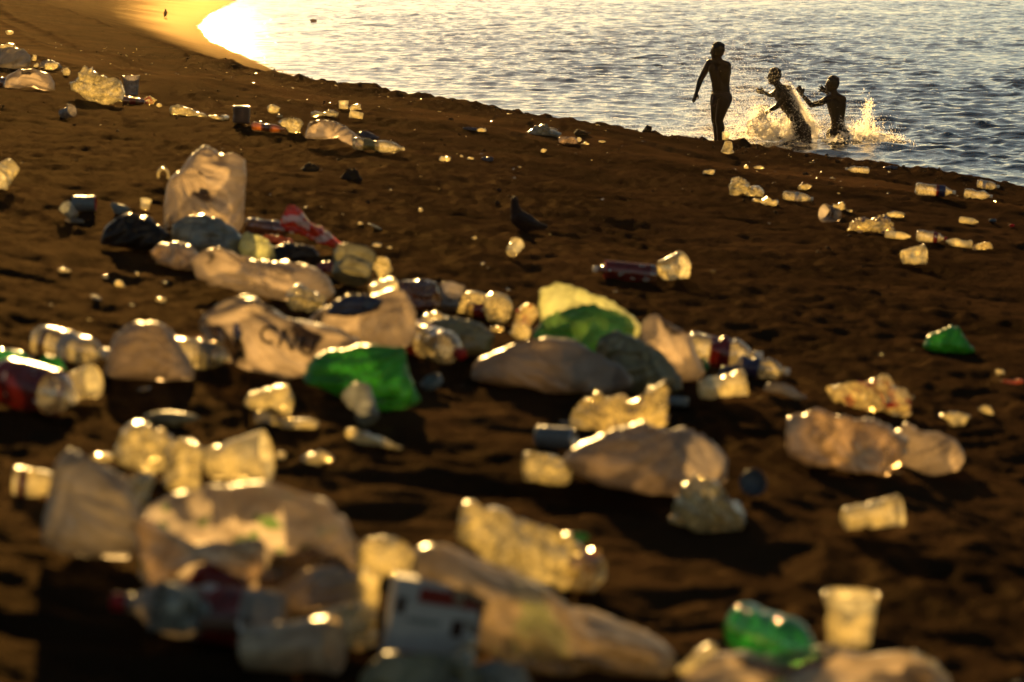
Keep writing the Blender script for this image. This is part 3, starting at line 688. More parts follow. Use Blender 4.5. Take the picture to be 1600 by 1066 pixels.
def boy_splashing():
    s = 106.0; Y0 = FPX / s; P0 = Vector(((1305 - 800) / s, Y0, 0.0)); base = 215.0
    def L(px, py, d=0.0): return Vector(((px - 1305) / s, d, (base - py) / s))
    face = (-.9, .42, 0); hc = L(1299.3, 130.0, .02)
    B = head(hc, face, .086, .112)
    B += [('c', L(1301, 141, .0), .048, L(1304, 148, 0), .056)]
    sl, sr = L(1295.5, 151, .06), L(1313.5, 152.5, -.05)
    B += [('c', L(1304, 147, 0), .05, sl, .054), ('c', L(1304, 147, 0), .05, sr, .058)]
    B += [('c', L(1299.5, 159, .03), .075, L(1303, 176, .02), .066), ('c', L(1311.5, 160, -.03), .076, L(1311, 178, -.01), .066), ('c', L(1305, 158, 0), .088, L(1307.5, 184, 0), .086)]
    B += [('c', L(1307.5, 182, 0), .088, L(1309, 196, 0), .098), ('b', L(1309, 202, 0), (.138, .11, .10), None)]
    B += [('c', L(1302.5, 206, .06), .088, L(1301, 232, .08), .07), ('c', L(1315, 207, -.05), .092, L(1315, 234, -.05), .072), ('c', L(1301, 232, .08), .06, L(1302, 262, .1), .045), ('c', L(1315, 234, -.05), .06, L(1316, 262, -.05), .045)]
    el, wr = L(1267.5, 162, .10), L(1253.5, 146.5, .12)
    B += [('c', sl, .050, L(1282, 158.5, .09), .040), ('c', L(1282, 158.5, .09), .041, el, .034), ('c', el, .034, L(1262, 156, .11), .033), ('c', L(1262, 156, .11), .033, wr, .022)]
    B += hand(wr, L(1246.5, 133.0, .12), (.8, 0, .2), palm=.08, spread=.16)
    el2 = L(1301, 159, .28); wr2 = L(1295.5, 143, .34)
    B += [('c', sr, .052, L(1309, 158, .08), .043), ('c', L(1309, 158, .08), .042, el2, .035), ('c', el2, .035, wr2, .022)]
    B += hand(wr2, L(1283.5, 137.0, .34), (0, 0, 1), palm=.075, spread=.35)
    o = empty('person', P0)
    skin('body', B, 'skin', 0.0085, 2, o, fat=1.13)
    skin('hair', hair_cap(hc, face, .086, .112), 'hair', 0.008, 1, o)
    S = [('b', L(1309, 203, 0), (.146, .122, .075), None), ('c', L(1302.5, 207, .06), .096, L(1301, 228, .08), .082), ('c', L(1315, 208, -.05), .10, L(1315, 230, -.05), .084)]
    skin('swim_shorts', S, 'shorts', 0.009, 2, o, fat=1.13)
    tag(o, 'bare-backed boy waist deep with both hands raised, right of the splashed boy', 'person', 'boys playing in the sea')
boy_splashing()

def boy_splashed():
    s = 107.0; Y0 = FPX / s; P0 = Vector(((1240 - 800) / s, Y0, 0.0)); base = 217.0
    def L(px, py, d=0.0): return Vector(((px - 1240) / s, d, (base - py) / s))
    face = (-.8, .5, -.3); hc = L(1208.5, 117.0, .02)
    B = head(hc, face, .088, .112)
    B += [('c', L(1212, 127, .0), .050, L(1218, 135, 0), .056)]
    sl, sr = L(1213.5, 141, .07), L(1229, 136, -.06)
    B += [('c', L(1218, 134, 0), .05, sl, .052), ('c', L(1218, 134, 0), .05, sr, .056)]
    B += [('c', L(1222, 144, 0), .098, L(1236, 168, 0), .090), ('c', L(1217, 147, .06), .068, L(1228, 166, .03), .064), ('c', L(1230, 144, -.04), .07, L(1241, 165, -.01), .068)]
    B += [('c', L(1236, 168, 0), .09, L(1247, 190, 0), .10), ('b', L(1249, 194, 0), (.135, .11, .10), None)]
    B += [('c', L(1246, 198, .05), .086, L(1246, 226, .06), .068), ('c', L(1255, 199, -.05), .088, L(1258, 228, -.06), .068), ('c', L(1246, 226, .06), .055, L(1250, 256, .08), .045), ('c', L(1258, 228, -.06), .055, L(1262, 258, -.06), .045)]
    el = L(1205, 146, .2); wr = L(1196.5, 143.5, .36)
    B += [('c', sl, .05, L(1208, 145, .14), .041), ('c', L(1208, 145, .14), .041, el, .035), ('c', el, .035, wr, .023)] + hand(wr, L(1188, 141, .42), (0, 0, 1), palm=.075)
    el2 = L(1213, 161, -.1); wr2 = L(1196, 172, -.04)
    B += [('c', sr, .053, L(1221, 150, -.1), .043), ('c', L(1221, 150, -.1), .042, el2, .036), ('c', el2, .036, wr2, .023)] + hand(wr2, L(1184, 179, -.02), (0, 0, 1), palm=.075)
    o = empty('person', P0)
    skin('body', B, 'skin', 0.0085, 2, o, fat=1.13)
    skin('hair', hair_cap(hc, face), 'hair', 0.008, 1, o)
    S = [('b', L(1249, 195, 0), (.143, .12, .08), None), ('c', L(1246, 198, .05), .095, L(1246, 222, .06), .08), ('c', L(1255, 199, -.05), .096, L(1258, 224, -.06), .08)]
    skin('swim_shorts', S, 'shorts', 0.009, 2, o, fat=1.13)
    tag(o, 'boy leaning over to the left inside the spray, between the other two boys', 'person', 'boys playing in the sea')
boy_splashed()

# ------------------------------------------------------------------ splash
def build_splash():
    r = np.random.RandomState(11); s = 107.0; Y0 = FPX / s
    P = []; Rr = []; E = []
    def add(px, py, dep, rad, el=None):
        P.append(((px - 800) / s, Y0 + dep, (218 - py) / s)); Rr.append(rad * .8 / s); E.append(el if el is not None else (0, 0, 1, 1.0))
    def jet(x0, y0, vx, vy, n, width, g=0.06, rad=(.25, 1.05), T=14):
        for i in range(n):
            q = r.rand() ** 0.8; t = q * T
            a = vx * (1 + r.normal(0, .12)); b = vy * (1 + r.normal(0, .12))
            px = x0 + a * t + r.normal(0, width * (.4 + q)); py = y0 + b * t + .5 * g * t * t * 2
            if py < 217: add(px, py, r.normal(0, .12 + .1 * q), r.uniform(*rad), (a, -(b + 2 * g * t), 0, r.uniform(1, 3.2)))
    for i in range(5200):                                              # curtain clinging to the leaning boy
        q = r.rand(); cx = 1216 + q * 52; cyy = 126 + q * 84
        add(cx + r.normal(5, 4 + 6 * q), cyy + r.normal(0, 6), -.05 + r.normal(0, .22), r.uniform(.14, .38))
    for i in range(1900):
        q = r.rand(); add(1232 + q * 44 + r.normal(0, 3.2), 138 + q * 70 + r.normal(0, 4), -.1 + r.normal(0, .1), r.uniform(.25, .9), (1, -1.6, 0, 2.2))
    for i in range(420):                                               # crown ring on the left
        a = r.uniform(.6, 5.2); add(1184 + 11 * math.cos(a) + r.normal(0, 1.2), 184 + 13 * math.sin(a) + r.normal(0, 1.2), r.normal(0, .1), r.uniform(.3, 1.0))
    for k in range(44):
        jet(1200 + r.uniform(-32, 40), 214, r.uniform(-2.6, 1.8), r.uniform(-4.6, -1.4), 80, 1.4)
    for i in range(1300): add(1192 + r.normal(0, 26), 214 - abs(r.normal(0, 16)), r.normal(0, .3), r.uniform(.2, .8), (r.normal(0, 1), 1, 0, r.uniform(1, 3)))
    for k in range(24):
        jet(1345 + r.uniform(-26, 30), 212, r.uniform(-1.2, 1.8), r.uniform(-3.2, -.8), 60, 1.0)
    jet(1350, 211, .1, -4.6, 200, .8); jet(1354, 211, .3, -4.9, 200, .8)
    for i in range(1200): add(1348 + r.normal(0, 20), 212 - abs(r.normal(0, 12)), r.normal(0, .3), r.uniform(.2, .8))
    for i in range(2600): add(r.uniform(1120, 1415), 216 - abs(r.normal(0, 4.5)), r.normal(-.1, .5), r.uniform(.25, .9))
    for i in range(5200): add(1280 + r.normal(0, 44), 207 - abs(r.normal(0, 24)), .25 + abs(r.normal(0, .35)), r.uniform(.15, .5))
    for i in range(9500): add(r.normal(1148, 40), 216 - abs(r.normal(0, 66)), r.normal(.5, .5), r.uniform(.2, .55))
    for i in range(6000): add(r.normal(1215, 34), 216 - abs(r.normal(0, 40)), r.normal(.5, .4), r.uniform(.15, .5))
    for i in range(3000): add(r.uniform(960, 1240), 219 - abs(r.normal(0, 7)) - 0.03 * (1240 - r.uniform(960, 1240)), r.normal(.2, .7), r.uniform(.2, .6))
    for i in range(190): add(r.uniform(1090, 1140), r.uniform(70, 212), -.45 + r.normal(0, .1), r.uniform(.2, .45))
    for i in range(110): add(r.normal(1208, 8), r.normal(118, 8), -.3 + r.normal(0, .1), r.uniform(.25, .55))
    P = np.array(P); Rr = np.array(Rr)
    O = np.array([(1, 0, 0), (-1, 0, 0), (0, 1, 0), (0, -1, 0), (0, 0, 1), (0, 0, -1)], float)
    T = np.array([(0, 2, 4), (2, 1, 4), (2, 0, 5), (1, 2, 5)])        # drops left open towards the shore so the backlight shows brighter
    V = np.repeat(O[None], len(P), 0) * Rr[:, None, None]
    E = np.array(E); d = np.stack([E[:, 0], E[:, 2], E[:, 1]], 1); d /= np.maximum(np.linalg.norm(d, axis=1), 1e-6)[:, None]
    dot = (V * d[:, None]).sum(-1, keepdims=True); V = V + d[:, None] * dot * (E[:, 3] - 1)[:, None, None]
    V = V + P[:, None]
    F = (T[None] + 6 * np.arange(len(P))[:, None, None]).reshape(-1, 3)
    m, n, out = newmat('water spray'); L = n.links.new
    t = N(n, 'ShaderNodeBsdfTranslucent'); t.inputs[0].default_value = (.98, .92, .8, 1)
    g = N(n, 'ShaderNodeBsdfGlossy', Roughness=.15); d_ = N(n, 'ShaderNodeBsdfTransparent')
    a = N(n, 'ShaderNodeMixShader'); a.inputs[0].default_value = .2; L(t.outputs[0], a.inputs[1]); L(g.outputs[0], a.inputs[2])
    b = N(n, 'ShaderNodeMixShader'); b.inputs[0].default_value = .12; L(a.outputs[0], b.inputs[1]); L(d_.outputs[0], b.inputs[2]); L(b.outputs[0], out.inputs[0])
    o = mesh_obj('water_splash', V.reshape(-1, 3), F, m, smooth=False); o['kind'] = 'stuff'; o['label'] = 'golden backlit spray of drops thrown up around the boys'; M['spray'] = m
    # sheets of water torn up round the boys
    Vs, Fs, k = [], [], 0
    for (x, y, w_, h_, sd) in ((1183, 214, 26, 42, 1), (1203, 216, 40, 30, 2), (1225, 216, 36, 40, 3), (1262, 216, 32, 26, 4), (1340, 215, 20, 20, 5), (1372, 215, 46, 12, 6), (1300, 217, 44, 10, 7), (1235, 217, 60, 12, 8)):
        o_ = np.asarray(blob(x, y + 3, w_, h_, sd, 0, 13, .5)); q = np.stack([(o_[:, 0] - 800) / s, (218 - o_[:, 1]) / s], 1)
        V, F, sz = puff(q, .5, 20, .3, sd, True, 9); V[:, 1] += Y0 - .1 + .05 * sd % .3
        Vs.append(V); Fs.append(F + k); k += len(V)
    m2 = plastic('torn water sheet', (.9, .88, .84), trl=.92, trp=.55, gl=.2, rough=.08, patch=.8, pscale=14, bump=.6, bscale=25, dirt=0)
    o = mesh_obj('splash_sheet', np.concatenate(Vs), np.concatenate(Fs), m2); o['kind'] = 'stuff'; o['label'] = 'torn sheets of water in the splash round the boys'
build_splash()

# ------------------------------------------------------------------ birds
def pigeon():
    P, s = at(817, 362)
    def L(px, py, d=0.0): return Vector(((px - 817) / s, d, (362 - py) / s))
    B = [('b', L(804, 314, 0), (.017, .020, .020), None), ('c', L(804, 319, 0), .018, L(806, 331, 0), .024), ('c', L(806, 331, 0), .026, L(812, 343, 0), .040),
         ('c', L(811, 342, 0), .040, L(823, 350, .01), .043), ('c', L(823, 350, .01), .042, L(835, 354, .03), .028), ('c', L(834, 354, .02), .026, L(852, 357, .04), .012),
         ('c', L(812, 340, -.035), .022, L(836, 352, -.03), .015), ('c', L(812, 340, .035), .022, L(836, 352, .05), .015)]
    o = empty('bird', P)
    skin('body', B, 'feather', .0045, 3, o)
    V, F = cone_mesh(L(802.5, 314, .012), .005, L(800.5, 315, .032), .0015); mesh_obj('beak', V, F, M['beak'], o)
    for dx in (-3, 6):
        V, F = cone_mesh(L(814 + dx, 352, dx * .002), .004, L(813 + dx, 363, dx * .002), .003, 8); mesh_obj('leg', V, F, M['beak'], o)
    tag(o, 'dark brown bird standing on the bare sand behind the pale cup in the middle', 'bird')
pigeon()
def shore_bird():
    s = 40.0; Y = FPX / s; X = (263.5 - 800) / s; Z = float(sand_h(X, Y))
    o = empty('bird', (X, Y, max(Z, 0)))
    B = [('b', (0, 0, .33), (.035, .045, .035), None), ('c', (0, 0, .30), .035, (0, .01, .22), .07), ('c', (0, .01, .22), .075, (-.02, 0, .14), .065), ('c', (-.02, 0, .14), .05, (-.05, -.05, .06), .02)]
    skin('body', B, 'feather', .012, 2, o)
    V, F = cone_mesh((0, .04, .33), .012, (.02, .10, .325), .004); mesh_obj('beak', V, F, M['beak'], o)
    for dx in (-.03, .03):
        V, F = cone_mesh((dx, 0, .12), .009, (dx, 0, -.01), .008, 8); mesh_obj('leg', V, F, M['beak'], o)
    tag(o, 'small dark bird standing on the shining wet sand at the far upper left', 'bird')
shore_bird()

#ITEMS
# ------------------------------------------------------------------ litter, far strip on the upper left
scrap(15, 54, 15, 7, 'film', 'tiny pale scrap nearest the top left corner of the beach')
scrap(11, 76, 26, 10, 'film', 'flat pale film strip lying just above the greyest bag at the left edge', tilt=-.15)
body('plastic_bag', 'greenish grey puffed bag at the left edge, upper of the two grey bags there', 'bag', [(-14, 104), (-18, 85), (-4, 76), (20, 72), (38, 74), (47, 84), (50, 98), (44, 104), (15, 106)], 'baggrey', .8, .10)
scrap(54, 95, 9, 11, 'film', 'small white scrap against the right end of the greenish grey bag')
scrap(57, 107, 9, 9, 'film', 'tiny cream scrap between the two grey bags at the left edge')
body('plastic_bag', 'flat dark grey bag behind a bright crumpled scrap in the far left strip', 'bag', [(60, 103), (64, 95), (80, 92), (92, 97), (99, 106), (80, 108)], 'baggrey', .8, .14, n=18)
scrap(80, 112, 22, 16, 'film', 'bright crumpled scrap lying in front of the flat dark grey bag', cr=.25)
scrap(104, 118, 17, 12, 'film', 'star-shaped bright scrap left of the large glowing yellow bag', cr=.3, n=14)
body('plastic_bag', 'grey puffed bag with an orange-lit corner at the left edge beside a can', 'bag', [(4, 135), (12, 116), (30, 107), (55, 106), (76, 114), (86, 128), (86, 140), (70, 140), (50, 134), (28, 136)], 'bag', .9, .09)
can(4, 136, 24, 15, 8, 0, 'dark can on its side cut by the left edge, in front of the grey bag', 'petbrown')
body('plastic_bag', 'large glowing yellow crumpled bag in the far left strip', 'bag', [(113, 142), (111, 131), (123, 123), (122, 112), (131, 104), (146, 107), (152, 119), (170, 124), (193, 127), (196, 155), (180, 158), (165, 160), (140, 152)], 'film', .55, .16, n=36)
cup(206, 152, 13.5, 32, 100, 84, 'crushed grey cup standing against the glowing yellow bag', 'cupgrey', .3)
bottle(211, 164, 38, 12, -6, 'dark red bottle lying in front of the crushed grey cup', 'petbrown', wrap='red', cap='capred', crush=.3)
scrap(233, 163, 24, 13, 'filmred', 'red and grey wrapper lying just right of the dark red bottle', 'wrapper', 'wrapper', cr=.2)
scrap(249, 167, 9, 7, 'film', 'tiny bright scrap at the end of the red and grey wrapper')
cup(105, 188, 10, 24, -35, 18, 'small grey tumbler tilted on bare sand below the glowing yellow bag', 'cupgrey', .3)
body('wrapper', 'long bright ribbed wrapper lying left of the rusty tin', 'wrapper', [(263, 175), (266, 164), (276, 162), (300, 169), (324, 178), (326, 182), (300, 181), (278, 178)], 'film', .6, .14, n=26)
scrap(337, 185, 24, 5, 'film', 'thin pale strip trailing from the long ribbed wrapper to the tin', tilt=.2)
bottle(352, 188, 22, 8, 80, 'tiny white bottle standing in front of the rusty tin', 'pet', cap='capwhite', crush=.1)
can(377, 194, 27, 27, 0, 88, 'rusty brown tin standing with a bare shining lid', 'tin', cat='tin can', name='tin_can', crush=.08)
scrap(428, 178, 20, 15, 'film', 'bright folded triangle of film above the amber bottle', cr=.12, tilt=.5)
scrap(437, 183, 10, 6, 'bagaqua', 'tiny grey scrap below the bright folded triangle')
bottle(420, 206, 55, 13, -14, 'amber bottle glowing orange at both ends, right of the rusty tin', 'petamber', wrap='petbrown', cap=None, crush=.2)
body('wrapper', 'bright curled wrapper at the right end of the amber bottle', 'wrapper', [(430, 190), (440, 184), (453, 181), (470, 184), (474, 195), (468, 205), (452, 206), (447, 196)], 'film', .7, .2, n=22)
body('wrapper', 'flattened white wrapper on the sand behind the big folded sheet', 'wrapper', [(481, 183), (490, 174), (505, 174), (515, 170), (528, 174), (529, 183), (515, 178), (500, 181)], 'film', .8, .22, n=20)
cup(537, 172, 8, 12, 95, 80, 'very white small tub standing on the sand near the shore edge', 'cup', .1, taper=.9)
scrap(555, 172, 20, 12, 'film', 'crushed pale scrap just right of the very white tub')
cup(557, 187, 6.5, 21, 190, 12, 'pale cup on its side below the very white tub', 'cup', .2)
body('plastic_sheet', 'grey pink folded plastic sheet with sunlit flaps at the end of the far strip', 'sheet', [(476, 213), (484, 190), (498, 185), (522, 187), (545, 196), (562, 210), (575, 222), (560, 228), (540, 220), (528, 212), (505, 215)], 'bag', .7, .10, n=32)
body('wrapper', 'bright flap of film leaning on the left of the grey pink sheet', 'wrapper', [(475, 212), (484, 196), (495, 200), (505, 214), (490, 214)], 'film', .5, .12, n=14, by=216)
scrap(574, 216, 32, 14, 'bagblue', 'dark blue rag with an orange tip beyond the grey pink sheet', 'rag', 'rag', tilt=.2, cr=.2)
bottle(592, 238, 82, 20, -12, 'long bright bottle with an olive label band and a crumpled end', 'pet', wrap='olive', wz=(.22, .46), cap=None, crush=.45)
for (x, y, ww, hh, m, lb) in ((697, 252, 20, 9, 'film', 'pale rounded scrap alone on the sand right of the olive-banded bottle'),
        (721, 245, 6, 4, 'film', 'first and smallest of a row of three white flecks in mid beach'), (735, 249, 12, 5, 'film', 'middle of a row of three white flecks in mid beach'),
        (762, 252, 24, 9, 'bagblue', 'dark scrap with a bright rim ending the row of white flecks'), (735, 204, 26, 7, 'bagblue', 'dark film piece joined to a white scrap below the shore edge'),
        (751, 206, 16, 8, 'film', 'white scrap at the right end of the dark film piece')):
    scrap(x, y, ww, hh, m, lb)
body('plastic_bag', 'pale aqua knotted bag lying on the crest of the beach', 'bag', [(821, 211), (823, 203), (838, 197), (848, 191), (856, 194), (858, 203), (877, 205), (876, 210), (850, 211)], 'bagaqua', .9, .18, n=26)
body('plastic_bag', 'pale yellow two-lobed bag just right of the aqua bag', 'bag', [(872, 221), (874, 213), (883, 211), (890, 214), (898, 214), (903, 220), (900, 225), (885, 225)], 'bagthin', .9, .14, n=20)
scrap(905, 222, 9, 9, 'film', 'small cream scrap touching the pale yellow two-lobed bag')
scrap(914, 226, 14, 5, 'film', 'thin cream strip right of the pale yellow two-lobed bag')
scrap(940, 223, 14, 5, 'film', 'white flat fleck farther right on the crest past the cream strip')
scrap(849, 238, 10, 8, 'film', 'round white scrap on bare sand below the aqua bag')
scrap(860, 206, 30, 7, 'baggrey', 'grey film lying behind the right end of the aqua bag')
body('sand_clod', 'dark jagged clod standing on the shore edge left of the tallest boy', 'clod', [(1003, 206), (1008, 199), (1012, 194), (1018, 197), (1018, 206)], 'clod', 1.0, .2, n=12)
body('sand_clod', 'low dark clod with a bent tip beyond the yellow two-lobed bag', 'clod', [(896, 207), (901, 200), (906, 203), (925, 207), (922, 210), (900, 211)], 'clod', 1.0, .2, n=12)
cup(1133, 222, 6.5, 10, 70, 60, 'pale cup half sunk at the water edge under the tallest boy', 'cup', .1)
cup(1138, 240, 10, 16, 100, -72, 'upturned pale cup on the sand below the half sunk cup', 'cup', .12, taper=.55)
scrap(1108, 272, 20, 9, 'film', 'bright crumb of film below the upturned cup', cr=.3)
scrap(1166, 263, 8, 6, 'film', 'round white fleck left of a shiny flattened scrap')
scrap(1184, 264, 20, 6, 'film', 'shiny flattened scrap on the sand right of the upturned cup', cr=.3)
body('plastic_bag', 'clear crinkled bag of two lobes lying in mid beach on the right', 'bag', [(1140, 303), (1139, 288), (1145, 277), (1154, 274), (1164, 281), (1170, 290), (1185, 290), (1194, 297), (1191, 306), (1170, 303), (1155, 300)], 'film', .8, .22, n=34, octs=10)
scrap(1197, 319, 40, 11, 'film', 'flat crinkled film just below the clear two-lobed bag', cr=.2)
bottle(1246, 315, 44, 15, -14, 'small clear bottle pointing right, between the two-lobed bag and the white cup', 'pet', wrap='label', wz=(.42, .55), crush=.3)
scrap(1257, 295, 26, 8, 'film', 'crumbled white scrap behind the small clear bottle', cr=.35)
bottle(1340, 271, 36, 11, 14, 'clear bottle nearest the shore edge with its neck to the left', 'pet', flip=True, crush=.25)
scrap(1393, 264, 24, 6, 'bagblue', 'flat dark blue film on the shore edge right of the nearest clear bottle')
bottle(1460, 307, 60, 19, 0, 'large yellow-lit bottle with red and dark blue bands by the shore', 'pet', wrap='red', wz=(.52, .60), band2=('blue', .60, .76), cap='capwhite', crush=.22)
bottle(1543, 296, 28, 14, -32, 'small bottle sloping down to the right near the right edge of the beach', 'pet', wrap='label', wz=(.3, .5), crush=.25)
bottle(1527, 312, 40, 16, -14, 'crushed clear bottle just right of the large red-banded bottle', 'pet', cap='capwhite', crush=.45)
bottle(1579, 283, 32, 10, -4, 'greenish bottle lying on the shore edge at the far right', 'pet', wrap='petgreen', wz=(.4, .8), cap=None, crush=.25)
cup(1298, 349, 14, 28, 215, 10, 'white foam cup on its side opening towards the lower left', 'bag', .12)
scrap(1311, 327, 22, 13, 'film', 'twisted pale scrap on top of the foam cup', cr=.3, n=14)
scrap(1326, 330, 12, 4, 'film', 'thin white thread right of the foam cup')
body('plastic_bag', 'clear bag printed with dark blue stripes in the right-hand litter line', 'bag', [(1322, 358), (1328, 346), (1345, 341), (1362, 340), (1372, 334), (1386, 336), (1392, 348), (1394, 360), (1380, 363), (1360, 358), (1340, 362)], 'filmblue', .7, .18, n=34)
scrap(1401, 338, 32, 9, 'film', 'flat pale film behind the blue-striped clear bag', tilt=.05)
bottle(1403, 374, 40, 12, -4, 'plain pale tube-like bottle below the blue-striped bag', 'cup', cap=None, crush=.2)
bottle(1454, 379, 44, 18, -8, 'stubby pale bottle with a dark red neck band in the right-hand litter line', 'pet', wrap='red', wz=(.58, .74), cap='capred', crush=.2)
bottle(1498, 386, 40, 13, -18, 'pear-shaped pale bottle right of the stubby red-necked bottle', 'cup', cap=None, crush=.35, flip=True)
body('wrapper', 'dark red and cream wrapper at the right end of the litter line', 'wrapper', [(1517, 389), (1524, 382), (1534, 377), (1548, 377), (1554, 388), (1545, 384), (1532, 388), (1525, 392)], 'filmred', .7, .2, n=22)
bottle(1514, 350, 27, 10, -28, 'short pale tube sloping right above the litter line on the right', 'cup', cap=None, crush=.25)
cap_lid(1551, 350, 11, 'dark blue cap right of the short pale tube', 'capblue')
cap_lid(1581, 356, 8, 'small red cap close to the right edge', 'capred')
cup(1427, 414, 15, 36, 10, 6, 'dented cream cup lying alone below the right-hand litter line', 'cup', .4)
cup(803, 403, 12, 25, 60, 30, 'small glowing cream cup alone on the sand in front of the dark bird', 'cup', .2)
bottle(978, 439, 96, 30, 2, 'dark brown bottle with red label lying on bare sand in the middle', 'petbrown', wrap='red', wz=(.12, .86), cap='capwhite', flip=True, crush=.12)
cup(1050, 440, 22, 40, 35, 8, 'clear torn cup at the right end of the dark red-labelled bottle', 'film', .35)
for (x, y, ww, hh, tl, m, lb) in ((657, 331, 7, 9, .3, 'film', 'tiny bright pebble-like scrap in mid beach left of the dark bird'), (563, 350, 11, 5, .0, 'film', 'small bright chip beside a thin stick in mid beach'),
        (560, 389, 14, 6, 0, 'film', 'left of three glinting scraps behind the heap'), (590, 386, 16, 9, 0, 'pet', 'middle and roundest of three glinting scraps behind the heap'), (609, 389, 10, 6, 0, 'film', 'right of three glinting scraps behind the heap'),
        (740, 373, 12, 5, -.4, 'film', 'short pale sliver on the sand left of the glowing cream cup'), (100, 424, 20, 8, .2, 'film', 'pale glint of film on the slope at far left above the clear bottle'),
        (164, 436, 12, 8, 0, 'film', 'left piece of a pair of glinting scraps on the left slope'), (188, 446, 22, 9, .4, 'film', 'right piece of a pair of glinting scraps on the left slope'),
        (150, 466, 18, 7, .3, 'baggrey', 'dull grey scrap below the pair of glinting scraps'), (252, 470, 16, 8, 0, 'film', 'dim yellow scrap above the dome-shaped bag'), (205, 478, 12, 5, 0, 'film', 'faint small scrap left of the dim yellow scrap')):
    scrap(x, y, ww, hh, m, lb, tilt=tl)
body('driftwood', 'thin stick lying on the sand beside a small bright chip', 'stick', [(572, 347), (576, 346), (598, 356), (596, 358)], 'olive', 1, .03, n=8, group='')
body('sand_clod', 'dark knob of sand above the red and white packet', 'clod', [(470, 264), (476, 256), (484, 252), (498, 260), (498, 266)], 'clod', 1, .2, n=14, sink=.03)
body('sand_clod', 'dark twin knob of sand right of the larger knob', 'clod', [(528, 280), (535, 272), (548, 277), (562, 272), (570, 281)], 'clod', 1, .25, n=14, sink=.03)

# ------------------------------------------------------------------ left edge and the rear of the heap
cup(8, 294, 20, 38, 240, -30, 'glowing cream cup upside down at the left edge of the photo', 'cup', .25)
can(132, 331, 36, 25, 4, 0, 'grey can on its side with a red end, on the left slope', 'bluegrey', 'capred')
cup(109, 346, 11, 26, 150, 40, 'pale blue cup leaning beside the shining can-like bottle', 'bagaqua', .2)
scrap(118, 348, 36, 8, 'baggrey', 'flat greyish film under the pale blue leaning cup')
body('plastic_bag', 'black plastic bag slumped on the sand left of the tall white bag', 'bag', [(158, 378), (163, 352), (180, 338), (205, 330), (232, 334), (252, 350), (270, 368), (262, 384), (220, 390), (180, 382)], 'bagblack', .9, .12, n=30)
body('plank', 'small tilted board behind the black bag', 'board', [(172, 316), (176, 313), (204, 322), (202, 328), (190, 334), (180, 334)], 'bluegreycard', .25, .03, n=10)
cup(226, 330, 9, 16, 70, 70, 'small round orange-lit tub peeping over the black bag', 'cup', .1)
tall = body('plastic_bag', 'tall upright white carrier bag, highest thing in the left heap', 'bag', [(258, 360), (256, 320), (259, 288), (264, 274), (280, 264), (292, 250), (303, 236), (318, 223), (332, 230), (345, 238), (365, 236), (382, 246), (386, 270), (383, 310), (379, 345), (372, 362)], 'bag', .75, .055, n=46, lean=.12)
P_, s_ = at(321, 362)
TH = np.linspace(-.5, 3.5, 18); ring_ = np.linspace(0, 2 * math.pi, 8, endpoint=False)
V = np.array([((.020 + .005 * math.cos(b)) * math.cos(a), .010 * math.sin(b), (.026 + .005 * math.cos(b)) * math.sin(a)) for a in TH for b in ring_])
F = [[i * 8 + j, i * 8 + (j + 1) % 8, (i + 1) * 8 + (j + 1) % 8, (i + 1) * 8 + j] for i in range(17) for j in range(8)]
hd = mesh_obj('handle', V, F, M['film'], tall, loc=((257 - 321) / s_, .0, (362 - 275) / s_))
body('plastic_bag', 'blue grey rounded bag in front of the tall white bag', 'bag', [(265, 375), (270, 345), (288, 332), (320, 329), (346, 338), (368, 354), (382, 372), (380, 395), (340, 402), (295, 398)], 'bagaqua', .8, .08, n=30, by=400)
body('plastic_bag', 'small bag corner coloured sunlit yellow green at the right of the blue grey bag', 'bag', [(372, 385), (378, 366), (388, 358), (410, 368), (434, 388), (436, 404), (405, 408), (380, 402)], 'lit_lime', .6, .10, n=22, by=410)
body('plastic_bag', 'crumpled whitish bag low under the blue grey bag at the left', 'bag', [(235, 392), (250, 378), (272, 372), (300, 380), (318, 398), (310, 420), (270, 418), (245, 408)], 'bagthin', .8, .14, n=28)
body('plastic_bag', 'wide dull pink bag stretched across the middle of the left heap', 'bag', [(300, 400), (325, 384), (352, 378), (372, 396), (410, 402), (450, 404), (490, 412), (516, 430), (523, 455), (500, 468), (440, 465), (380, 450), (330, 440), (305, 420)], 'bag', .6, .10, n=40)
bottle(420, 369, 72, 26, -8, 'grey brown bottle lying behind the red and white packet', 'petbrown', cap='capwhite', crush=.2)
body('wrapper', 'bright orange film tucked under the red and white packet', 'wrapper', [(406, 378), (415, 364), (440, 366), (458, 372), (455, 380), (430, 378)], 'orange', .6, .12, n=16)
body('plastic_bag', 'dark brown bag lying under the red and white packet', 'bag', [(412, 402), (420, 384), (450, 376), (490, 382), (502, 398), (470, 408)], 'bagblack', .8, .1, n=20)
body('packet', 'red and white flattened packet standing out of the heap and sloping right', 'packet', [(437, 347), (445, 330), (456, 315), (468, 322), (476, 340), (495, 350), (515, 360), (528, 374), (542, 390), (525, 388), (500, 378), (475, 366), (450, 354)], 'redpack', .28, .10, n=34, by=396)
body('wrapper', 'dark red wrapper edge behind the olive tub', 'wrapper', [(492, 418), (498, 408), (515, 404), (532, 412), (530, 424), (505, 424)], 'red', .7, .1, n=14, by=428)
cup(552, 450, 33, 44, 80, 55, 'dull olive tub tipped up at the back of the heap', 'bagolive', .25, taper=.85)
body('wrapper', 'glowing cream folded lid standing behind the olive tub', 'lid', [(570, 412), (578, 400), (594, 396), (608, 402), (613, 418), (606, 432), (592, 434), (588, 420), (580, 416)], 'film', .4, .08, n=24, by=440)
scrap(600, 450, 50, 18, 'film', 'cream film lying below the glowing folded lid', cr=.12, n=18)
